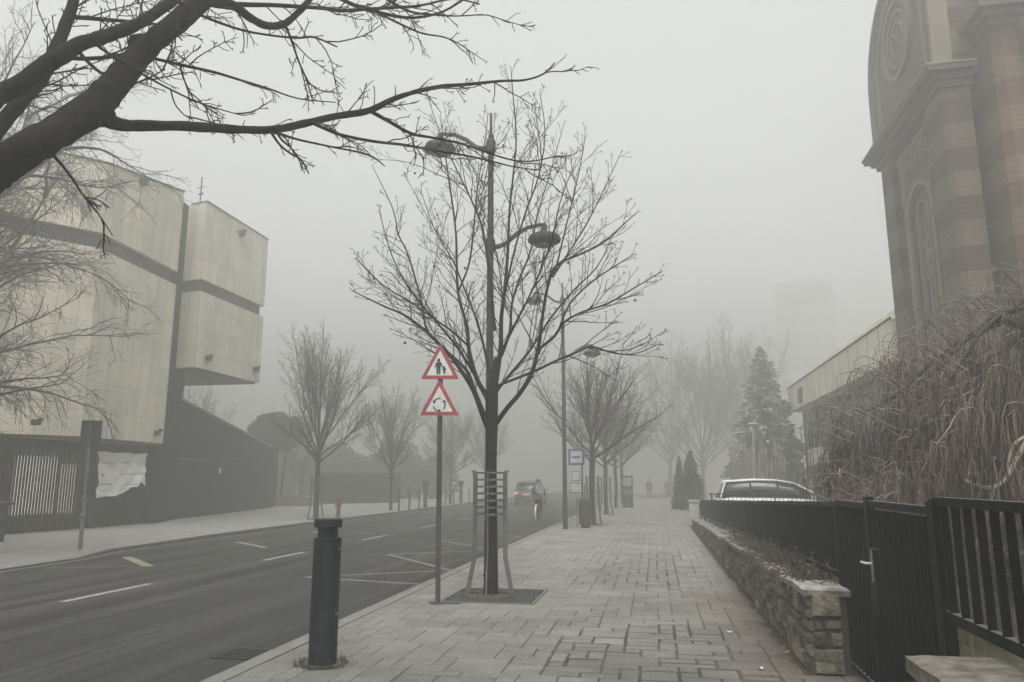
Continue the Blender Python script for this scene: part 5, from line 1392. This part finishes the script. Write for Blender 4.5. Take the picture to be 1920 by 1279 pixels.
def bus_stop():
    b = Vector((-2.72, 28.9, 0)); Y = b.y - .06
    t = thing('bus_stop_sign', 'bus stop pole with blue framed square sign and timetable cases', 'bus stop', b)
    MB().tube([b, b + Vector((0, 0, 3.3))], .03, 10).build('pole', metal_grey, t)
    c = at_y(1080.5, 857, Y); o = MB().box((c.x, Y, c.z), (.62, .025, .62)).build('sign_plate', stop_blue, t)
    f = MB().box((c.x, Y - .014, c.z), (.44, .006, .44)).build('sign_face', sign_white, o)
    MB().box((c.x, Y - .019, c.z + .0), (.3, .005, .05)).box((c.x, Y - .019, c.z - .045), (.24, .005, .012)).build('symbol', sign_black, o)
    for px, py, w, h in ((1080, 893, .3, .36), (1080.5, 915, .46, .38)):
        c = at_y(px, py, Y); q = MB().box((c.x, Y, c.z), (w, .06, h)).build('timetable_case', metal_grey, t)
        MB().box((c.x, Y - .033, c.z), (w * .86, .006, h * .84)).build('timetable_sheet', sign_white, q)
        ln = MB()
        for k in range(6): ln.box((c.x, Y - .038, c.z - h * .34 + k * h * .125), (w * .7, .003, .012))
        ln.build('printed_lines', mat('print_grey', (.25, .25, .25)), q)
    b2 = Vector((-2.45, 27.0, 0)); t2 = thing('litter_bin', 'round brown slatted litter bin beside the bus stop', 'litter bin', b2)
    MB().lathe([(.15, 0), (.16, .12), (.2, .14), (.2, .86), (.17, .88)], b2, 18).build('liner', sign_back, t2)
    sl = MB()
    for k in range(18):
        a = 2 * PI * k / 18; sl.box((b2.x + .225 * math.cos(a), b2.y + .225 * math.sin(a), .5), (.022, .062, .74), a)
    sl.build('slats', bin_m, t2)
    MB().lathe([(.25, .9), (.26, .92), (.26, .95), (.2, .96)], b2, 20).build('rim', metal_grey, t2)
    MB().tube([b2 + Vector((-.3, 0, 0)), b2 + Vector((-.3, 0, 1.0)), b2 + Vector((.25, 0, 1.0))], .018, 6).build('bracket', metal_grey, t2)
    t3 = thing('bicycle_rack', 'thin grey railing of two bars behind the litter bin', 'railing', (-2.6, 31, 0))
    MB().tube([(-2.85, 31.2, 0), (-2.85, 31.2, 1.45), (-2.25, 31.2, 1.45), (-2.25, 31.2, 0)], .022, 6).build('frame', metal_grey, t3); MB().tube([(-2.55, 31.2, 0), (-2.55, 31.2, 1.8)], .018, 6).build('post', metal_grey, t3)
    t4 = thing('information_stand', 'dark upright information stand with pale panel beyond the bus stop', 'stand', (-1.65, 46.7, 0))
    MB().box((-1.65, 46.7, .95), (.62, .3, 1.9)).build('body', sign_back, t4); MB().box((-1.65, 46.54, 1.55), (.48, .012, .5)).build('panel', mat('panel_pale', (.3, .31, .3), .6), t4); MB().box((-1.65, 46.54, .95), (.48, .012, .3)).build('panel', mat('panel_mid', (.12, .125, .12), .6), t4)
bus_stop()
# far pavement furniture
def back_sign():
    b = Vector((-13.73, 16.43, 0)); t = thing('road_sign', 'leaning grey pole with the back of a square sign, before the slat screen', 'road sign', b)
    top = at_y(172, 788, 16.43)
    MB().tube([b, b.lerp(top, .3), top], [.05, .045, .035], 10).build('pole', mat('pole_light', (.12, .12, .115), .55, .1, var=.2), t)
    c = at_y(172, 812, 16.4); o = MB().box((c.x, c.y - .02, c.z), (.48, .02, .62), .35).build('sign_plate', sign_back, t); MB().box((c.x, c.y - .04, c.z), (.05, .04, .6), .35).build('bracket', metal_grey, o)
    c = at_y(160, 912, 16.4); MB().box((c.x, c.y + .02, c.z), (.42, .02, .36), .35).build('side_plate', sign_back, t)
    c = at_y(154, 968, 16.4); MB().lathe([(.06, -.06), (.075, -.02), (.075, .03), (.05, .06)], c, 10).build('clamp', guard_m, t)
back_sign()
def hydrant():
    b = Vector((-14.05, 32.4, 0)); t = thing('fire_hydrant', 'red fire hydrant on the far pavement', 'hydrant', b)
    MB().lathe([(.13, 0), (.13, .05), (.09, .07), (.085, .62), (.12, .64), (.12, .7), (.1, .82), (.04, .93), (.03, .98)], b, 14).build('barrel', hydrant_m, t)
    for s in (-1, 1): MB().tube([b + Vector((s * .07, 0, .52)), b + Vector((s * .17, 0, .52))], .045, 10).build('outlet_cap', hydrant_m, t)
hydrant()
def thin_bollard():
    t = thing('slim_bollard', 'slim grey bollard of the row along the far kerb', 'bollard', (0, 0, 0), 'slim bollards along the far kerb')
    MB().lathe([(.05, 0), (.05, 1.0), (.055, 1.02), (.055, 1.06), (.03, 1.09)], (0, 0, 0), 10).build('post', metal_grey, t); MB().lathe([(.09, 0), (.09, .012), (.05, .02)], (0, 0, 0), 10).build('base', metal_grey, t)
    return t
tbo = thin_bollard(); tbo.location = (-13.72, 39.7, 0)
for y in (41.4, 43.2, 47.0, 48.9, 51.0, 55.5): dup(tbo, (-13.7, y, 0))
def meter():
    t = thing('parking_meter', 'nearer dark parking meter pillar among the slim bollards', 'parking meter', (0, 0, 0), 'parking meters on the far pavement')
    MB().box((0, 0, .62), (.2, .18, 1.24)).build('pillar', sign_back, t); MB().box((0, 0, 1.42), (.32, .26, .36)).build('head', sign_back, t)
    return t
me_ = meter(); me_.location = (-13.75, 44.6, 0); dup(me_, (-13.75, 53.2, 0), 0, 1, 'farther hazy parking meter pillar among the slim bollards')
lb = thing('litter_bin', 'dark litter bin cut by the left edge, in front of the slat screen', 'litter bin', (-17.6, 17.2, 0))
p = at_y(-8, 1000, 17.9)
MB().lathe([(.2, 0), (.22, .75), (.2, .78)], (p.x, p.y, 0), 16).build('body', sign_back, lb); MB().lathe([(.31, .98), (.34, 1.0), (.34, 1.04), (.1, 1.1)], (p.x, p.y, 0), 18).build('lid', sign_back, lb); MB().tube([(p.x + .15, p.y, .75), (p.x + .18, p.y, 1.0)], .02, 6).build('strut', sign_back, lb)
# pale lamp column and timber fence behind the car
lp = thing('lamp_column', 'slim pale lamp column in front of the spruce', 'street lamp', (6.0, 48, 0)); p = at_y(1412, 796, 47.5)
MB().tube([(p.x - .1, 47.5, 0), (p.x, 47.5, p.z)], [.09, .06], 8).build('pole', mat('pole_pale', (.26, .255, .24), .6), lp); MB().lathe([(.05, -.05), (.38, .0), (.3, .08), (.05, .14)], p, 14).build('lamp_head', mat('pole_pale2', (.28, .28, .27), .6), lp)
p2 = at_y(1388, 812, 47.5); MB().tube([p, p2], .03, 5).build('arm', MATS['pole_pale'], lp); MB().lathe([(.05, -.05), (.38, .0), (.3, .06), (.05, .1)], p2, 12).build('lamp_head', MATS['pole_pale2'], lp)
tf = thing('timber_screen', 'faint brown timber screen of upright boards behind the white car', 'fence', (5.5, 46, 0)); mb = MB()
r5 = random.Random(5)
for k in range(19):
    hh = r5.uniform(2.7, 4.1); mb.box((4.5 + k * .16 + r5.uniform(-.03, .03), 46, hh / 2), (.075, .05, hh))
mb.build('boards', wood_m, tf)

# ------------------------------------------------------------------ vehicles
def loft(mb, secs):
    o = len(mb.v); n = len(secs[0])
    for s in secs: mb.v += [tuple(p) for p in s]
    for i in range(len(secs) - 1):
        for k in range(n):
            k2 = (k + 1) % n; mb.f.append((o+i*n+k, o+i*n+k2, o+(i+1)*n+k2, o+(i+1)*n+k))
    mb.f.append(tuple(o + k for k in range(n))); mb.f.append(tuple(o + (len(secs)-1)*n + k for k in reversed(range(n))))
def make_car(name, label, paint, L=4.5, W=1.78, H=1.66, lit=False):
    """x along the length, nose at +x"""
    t = thing(name, label, 'car', (0, 0, 0))
    hw = W / 2
    def ring(x, zb, zt, w, wt):
        return [(x, -w * .92, zb), (x, -w, zb + .22), (x, -w, zb + (zt - zb) * .55), (x, -wt, zt - .03), (x, -wt * .7, zt), (x, wt * .7, zt), (x, wt, zt - .03), (x, w, zb + (zt - zb) * .55), (x, w, zb + .22), (x, w * .92, zb)]
    body = MB(); a = L / 2
    loft(body, [ring(-a, .42, .8, hw * .78, hw * .7), ring(-a + .06, .3, 1.02, hw * .93, hw * .86), ring(-a + .5, .26, 1.08, hw, hw * .93), ring(-.2, .22, 1.07, hw, hw * .94), ring(a - 1.5, .22, 1.04, hw, hw * .93), ring(a - 1.2, .22, 1.0, hw, hw * .92), ring(a - .5, .24, .9, hw * .97, hw * .84), ring(a - .1, .3, .76, hw * .85, hw * .7), ring(a, .4, .66, hw * .72, hw * .6)])
    body.build('body', paint, t, True)
    def gring(x, z0, z1, w0, w1): return [(x, -w0, z0), (x, -(w0 * .45 + w1 * .55), z0 + (z1 - z0) * .6), (x, -w1, z1), (x, w1, z1), (x, (w0 * .45 + w1 * .55), z0 + (z1 - z0) * .6), (x, w0, z0)]
    g = MB(); loft(g, [gring(-a + .1, 1.02, 1.06, hw * .84, hw * .8), gring(-a + .36, 1.05, H - .1, hw * .9, hw * .68), gring(-a + 1.3, 1.05, H - .03, hw * .91, hw * .7), gring(-.2, 1.04, H - .05, hw * .91, hw * .7), gring(.3, 1.03, H - .13, hw * .91, hw * .67), gring(a - .85, .99, 1.02, hw * .86, hw * .82)])
    g.build('windows', glass_m, t, True)
    rf = MB()
    def rr(x, z, w, th=.05): return [(x, -w, z - th), (x, -w * .85, z), (x, -w * .4, z + .022), (x, w * .4, z + .022), (x, w * .85, z), (x, w, z - th)]
    loft(rf, [rr(-a + .22, H - .11, hw * .64), rr(-a + .4, H - .055, hw * .72), rr(-a + 1.3, H - .0, hw * .735), rr(-.2, H - .02, hw * .73), rr(.3, H - .1, hw * .69), rr(.42, H - .15, hw * .67, .03)])
    rf.build('roof', paint, t, True)
    for s in (-1, 1):
        pl = MB()
        pl = MB(); pl.tube([(-a + .14, s * hw * .87, 1.03), (-a + .34, s * hw * .74, H - .08)], .035, 6); pl.build('pillar', paint, t); pl = MB(); pl.tube([(a - .83, s * hw * .86, 1.0), (.36, s * hw * .70, H - .13)], .03, 6); pl.build('pillar', paint, t)
        MB().tube([(-.12, s * hw * .93, 1.05), (-.18, s * hw * .72, H - .06)], .03, 6).build('door_pillar', tyre_m, t)
        MB().tube([(-a + 1.2, s * hw * .94, 1.05), (-a + 1.15, s * hw * .72, H - .05)], .03, 6).build('door_pillar', tyre_m, t)
        MB().box((a - 1.3, s * (hw + .1), 1.08), (.14, .2, .13)).build('mirror', paint, t)
        MB().box((-a + .1, s * hw * .78, .86), (.16, .24, .2)).build('tail_light', emis('tail_light_lit', (1, .25, .25), .35) if lit and s == 1 else mat('tail_red', (.3, .02, .03), .3), t)
        MB().box((a - .25, s * hw * .7, .7), (.25, .3, .12)).build('headlight', chrome_m, t)
        for x in (-a + .85, a - .85):
            wv = MB(); n = 20
            for rr_, yy in ((.32, .0), (.33, .03), (.33, .17), (.32, .2)):
                pass
            prof = [(.22, 0), (.31, .0), (.33, .03), (.33, .18), (.31, .21), (.22, .21)]
            o = len(wv.v)
            for q, yy in prof:
                for k in range(n): wv.v.append((x + q * math.cos(2*PI*k/n), s * (hw - .2 + yy), .33 + q * math.sin(2*PI*k/n)))
            for i in range(len(prof) - 1):
                for k in range(n): wv.f.append((o+i*n+k, o+i*n+(k+1) % n, o+(i+1)*n+(k+1) % n, o+(i+1)*n+k))
            tw_ = wv.build('wheel', tyre_m, t); MB().tube([(x, s * (hw - .15), .33), (x, s * (hw + .0), .33)], .215, 16).build('rim', chrome_m, tw_)
    MB().box((-a - .012, 0, .78), (.02, .5, .11)).build('number_plate', paper_m, t)
    return t
suv = make_car('parked_car', 'white estate car parked behind the thin railing', white_car, 4.45, 1.8, 1.68); suv.location = (4.28, 27.95, 0)
car = make_car('dark_car', 'dark reddish car with a glowing tail light driving away in the fog', dark_car, 4.3, 1.8, 1.7, True); car.location = (-8.75, 54.0, -.12); car.rotation_euler = (0, 0, PI / 2)

# ------------------------------------------------------------------ people
def skin_obj(name, joints, edges, m, parent, root=0, sub=2):
    me = bpy.data.meshes.new(name); me.from_pydata([j[0] for j in joints], edges, []); me.update()
    ob = bpy.data.objects.new(name, me); COL.objects.link(ob); me.materials.append(m)
    ob.modifiers.new('skin', 'SKIN'); 
    if not me.skin_vertices: 
        bpy.context.view_layer.objects.active = ob
    sv = me.skin_vertices[0].data
    for k, j in enumerate(joints):
        r = j[1]; sv[k].radius = r if isinstance(r, tuple) else (r, r); sv[k].use_root = (k == root)
    s = ob.modifiers.new('sub', 'SUBSURF'); s.levels = sub; s.render_levels = sub
    ob.parent = parent
    return ob
def person(label, J, cols, group=None):
    """J: dict of joint positions (local), builds body, jacket, trousers, hair"""
    t = thing('person', label, 'person', (0, 0, 0), group)
    V = lambda k: Vector(J[k])
    jn = []; ed = []; ix = {}
    def add(k, p, r, par=None):
        ix[k] = len(jn); jn.append((tuple(p), r))
        if par: ed.append((ix[par], ix[k]))
    add('pelvis', V('pelvis'), (.15, .11)); add('waist', V('pelvis').lerp(V('chest'), .5), (.13, .1), 'pelvis'); add('chest', V('chest'), (.155, .11), 'waist')
    add('neckb', V('neck'), (.06, .06), 'chest'); add('chin', V('neck').lerp(V('head'), .4), (.058, .06), 'neckb'); add('head', V('head'), (.078, .098), 'chin'); add('crown', V('head') + Vector((0, 0, .09)), (.06, .075), 'head')
    f = Vector(J.get('face', (0, 1, 0))).normalized()
    add('nose', V('head') + f * .105 + Vector((0, 0, -.01)), .014, 'head')
    for s in ('l', 'r'):
        sg = -1 if s == 'l' else 1
        sh, el, ha = V('sh_' + s), V('el_' + s), V('ha_' + s)
        add('sh' + s, sh, .062, 'chest'); add('el' + s, el, .045, 'sh' + s); add('wr' + s, ha, .03, 'el' + s)
        d = (ha - el).normalized(); add('pa' + s, ha + d * .07, (.042, .02), 'wr' + s)
        sidev = d.cross(Vector((0, 0, 1)))
        if sidev.length < .1: sidev = Vector((0, 1, 0))
        sidev.normalize()
        for k, (o, l) in enumerate(((-.033, .065), (-.012, .08), (.011, .075), (.032, .058))):
            b = ha + d * .1 + sidev * o; add('f%d%s' % (k, s), b, .010, 'pa' + s); add('g%d%s' % (k, s), b + d * l * .6 + Vector((0, 0, -.03)), .008, 'f%d%s' % (k, s))
        add('th' + s, ha + d * .05 - sidev * .05, .011, 'pa' + s)
        hp, kn, ft = V('hip_' + s), V('kn_' + s), V('ft_' + s)
        add('hp' + s, hp, .088, 'pelvis'); add('kn' + s, kn, .062, 'hp' + s); add('an' + s, ft, .042, 'kn' + s); add('to' + s, ft + f * .17 + Vector((0, 0, -.055)), .036, 'an' + s)
    skin_obj('body', jn, ed, skin_m, t, 0)
    # clothing as slightly larger shells
    def sub(keys, grow, nm, m, root):
        sel = [k for k in keys]; mp = {ix[k]: i for i, k in enumerate(sel)}
        jj = [(jn[ix[k]][0], tuple(q + grow for q in (jn[ix[k]][1] if isinstance(jn[ix[k]][1], tuple) else (jn[ix[k]][1],) * 2))) for k in sel]
        ee = [(mp[a], mp[b]) for a, b in ed if a in mp and b in mp]
        skin_obj(nm, jj, ee, m, t, sel.index(root))
    sub(['pelvis', 'waist', 'chest', 'shl', 'ell', 'wrl', 'shr', 'elr', 'wrr'], .02, 'jacket', cols[0], 'pelvis')
    sub(['pelvis', 'hpl', 'knl', 'anl', 'hpr', 'knr', 'anr'], .014, 'trousers', cols[1], 'pelvis')
    for s in 'lr': sub(['an' + s, 'to' + s], .012, 'shoe', sign_black, 'an' + s)
    h = V('head') - f * .018 + Vector((0, 0, .045)); hb = MB(); o = 0
    n = 14; rings = []
    for i in range(8):
        a = PI * i / 7 * .62
        rings.append((.112 * math.sin(a) + .002, h.z + .085 * math.cos(a) - .0))
    hb.lathe([(q, z) for q, z in rings][::-1], (h.x, h.y, 0), n); ho = hb.build('hair', cols[2], t, True)
    return t
walk = dict(pelvis=(0, 0, .95), chest=(0, .02, 1.32), neck=(0, .02, 1.49), head=(0, .04, 1.63), sh_l=(-.17, .01, 1.42), el_l=(-.23, .1, 1.16), ha_l=(-.22, .24, .98), sh_r=(.17, .01, 1.42), el_r=(.23, -.08, 1.16), ha_r=(.22, -.04, .92),
            hip_l=(-.09, 0, .9), kn_l=(-.1, -.03, .5), ft_l=(-.1, -.27, .11), hip_r=(.09, 0, .9), kn_r=(.1, .13, .5), ft_r=(.1, .16, .09))
p1 = person('walker in a dark coat, nearer of the two on the distant pavement', walk, (coat_dark, coat_dark, hair_m), 'distant walkers'); p1.location = (-.5, 67, 0)
p2 = dup(p1, (1.15, 74, 0), PI, 1, 'walker by the distant thujas, farther and fainter of the two')
ride = dict(pelvis=(0, -.24, 1.02), chest=(0, -.06, 1.36), neck=(0, 0, 1.53), head=(0, .05, 1.68), sh_l=(-.18, -.02, 1.45), el_l=(-.25, .16, 1.22), ha_l=(-.25, .33, 1.1), sh_r=(.18, -.02, 1.45), el_r=(.25, .16, 1.22), ha_r=(.25, .33, 1.1),
            hip_l=(-.1, -.22, .97), kn_l=(-.12, .14, .8), ft_l=(-.12, -.02, .44), hip_r=(.1, -.22, .97), kn_r=(.12, .08, .62), ft_r=(.12, .02, .2))
p3 = person('cyclist in a dark jacket and brown trousers riding away along the road', ride, (jacket_teal, trouser_m, hair_m)); p3.location = (-5.15, 33.7, -.12)
bag = MB().box((-5.0, 33.36, 1.23), (.3, .16, .34), .1, .85).box((-5.0, 33.36, 1.42), (.2, .12, .06)).build('shoulder_bag', bag_pale); tag(bag, 'pale green bag on the back of the cyclist', 'bag')
def bicycle():
    o = Vector((-5.15, 33.7, -.12)); t = thing('bicycle', 'bicycle with pale rear mudguard ridden by the cyclist', 'bicycle', o)
    def T(p): return o + Vector(p)
    for y in (-.53, .53):
        pts = [T((0, y + .33 * math.cos(a), .34 + .33 * math.sin(a))) for a in [2*PI*k/24 for k in range(25)]]
        w = MB().tube(pts, .018, 6).build('wheel', tyre_m, t); sp = MB()
        for k in range(14): a = 2*PI*k/14; sp.tube([T((0, y, .34)), T((0, y + .32*math.cos(a), .34 + .32*math.sin(a)))], .003, 3)
        sp.build('spokes', chrome_m, w)
    fr = MB()
    for a, b in (((0, -.53, .34), (0, -.05, .3)), ((0, -.05, .3), (0, -.2, .9)), ((0, -.53, .34), (0, -.17, .75)), ((0, -.05, .3), (0, .38, .78)), ((0, -.18, .72), (0, .36, .88)), ((0, .36, 1.02), (0, .53, .34))): fr.tube([T(a), T(b)], .018, 6)
    fr.build('frame', sign_back, t)
    MB().tube([T((-.28, .3, 1.06)), T((-.2, .38, 1.06)), T((0, .4, 1.04)), T((.2, .38, 1.06)), T((.28, .3, 1.06))], .014, 6).build('handlebar', metal_grey, t)
    MB().box(T((0, -.24, .91)), (.16, .26, .06)).build('saddle', tyre_m, t)
    mg = MB(); q = [T((0, -.53 + .37 * math.cos(a), .34 + .37 * math.sin(a))) for a in [PI * (.35 + .9 * k / 10) for k in range(11)]]
    for k in range(10):
        a, b = q[k], q[k+1]; s = Vector((.03, 0, 0)); mg.prism([a - s, a + s, b + s, b - s], [a - s + Vector((0, 0, .006)), a + s + Vector((0, 0, .006)), b + s + Vector((0, 0, .006)), b - s + Vector((0, 0, .006))])
    mg.build('mudguard', paper_m, t)
    for s in (-1, 1): MB().box(T((s * .12, .06 if s > 0 else .02, .16 if s > 0 else .38)), (.09, .07, .025)).build('pedal', tyre_m, t)
bicycle()
# scraps of paper
for x, y, rz, lb in ((.75, 8.92, .4, 'crumpled white paper scrap on the paving, farther of two'), (.87, 7.32, 1.2, 'flat white paper scrap on the paving, nearer the bottom edge'), (1.19, 8.0, .2, 'small white scrap against the foot of the stone wall')):
    mb = MB(); r = random.Random(int(x * 100)); n = 5
    for j in range(n):
        for i in range(n): mb.v.append((x + (i - 2) * .014 * math.cos(rz) - (j - 2) * .009 * math.sin(rz), y + (i - 2) * .014 * math.sin(rz) + (j - 2) * .009 * math.cos(rz), .006 + r.uniform(0, .02)))
    for j in range(n - 1):
        for i in range(n - 1): mb.f.append((j*n+i, j*n+i+1, (j+1)*n+i+1, (j+1)*n+i))
    tag(mb.build('paper_scrap', mat('scrap', (.5, .5, .48))), lb, 'litter', 'white paper scraps')

# ------------------------------------------------------------------ haze, sky, light, camera
HZ = bpy.data.materials.new('haze'); HZ.use_nodes = True; nt = HZ.node_tree
nt.nodes.remove(nt.nodes['Principled BSDF']); pv = nt.nodes.new('ShaderNodeVolumePrincipled')
pv.inputs['Color'].default_value = (.68, .68, .657, 1); pv.inputs['Density'].default_value = .0185; pv.inputs['Anisotropy'].default_value = .55
nt.links.new(pv.outputs[0], nt.nodes['Material Output'].inputs['Volume'])
hz = MB().box((0, 87.5, 15.0), (384, 299, 32.6)).build('haze', HZ); struct(hz, 'stuff')

W = bpy.data.worlds.new('World'); S.world = W; W.use_nodes = True; nt = W.node_tree
bg = nt.nodes['Background']; sky = nt.nodes.new('ShaderNodeTexSky'); sky.sky_type = 'NISHITA'; sky.sun_disc = False
EL, AZ = math.radians(62), math.radians(165)
sky.sun_elevation = EL; sky.sun_rotation = AZ; sky.air_density = 1.0; sky.dust_density = 4.0
hs = nt.nodes.new('ShaderNodeHueSaturation'); hs.inputs['Saturation'].default_value = .06
tint = nt.nodes.new('ShaderNodeMix'); tint.data_type = 'RGBA'; tint.blend_type = 'MULTIPLY'; tint.inputs['Factor'].default_value = 1; tint.inputs['B'].default_value = (.985, 1, 1.0, 1)
nt.links.new(sky.outputs[0], hs.inputs['Color']); nt.links.new(hs.outputs[0], tint.inputs['A']); nt.links.new(tint.outputs['Result'], bg.inputs['Color']); bg.inputs['Strength'].default_value = .15
sl = bpy.data.lights.new('sun', 'SUN'); sl.energy = 1.15; sl.angle = math.radians(40); sl.color = (1, .97, .92)
so = bpy.data.objects.new('sun', sl); COL.objects.link(so)
sd = Vector((math.sin(AZ) * math.cos(EL), math.cos(AZ) * math.cos(EL), math.sin(EL)))
so.rotation_euler = sd.to_track_quat('Z', 'Y').to_euler(); so.location = (0, 0, 60)

cam = bpy.data.cameras.new('camera'); cam.sensor_width = 36; cam.lens = 36 * FPX / 1920; cam.clip_end = 800; cam.clip_start = .05
co = bpy.data.objects.new('camera', cam); COL.objects.link(co)
M = Matrix((cR, cU, -cF)).transposed().to_4x4(); M.translation = EY; co.matrix_world = M
S.camera = co
S.render.engine = 'CYCLES'
S.cycles.volume_bounces = 3; S.cycles.max_bounces = 8; S.cycles.diffuse_bounces = 3
S.cycles.use_denoising = True
S.view_settings.view_transform = 'Standard'; S.view_settings.look = 'None'; S.view_settings.gamma = 1; S.view_settings.exposure = 1.25
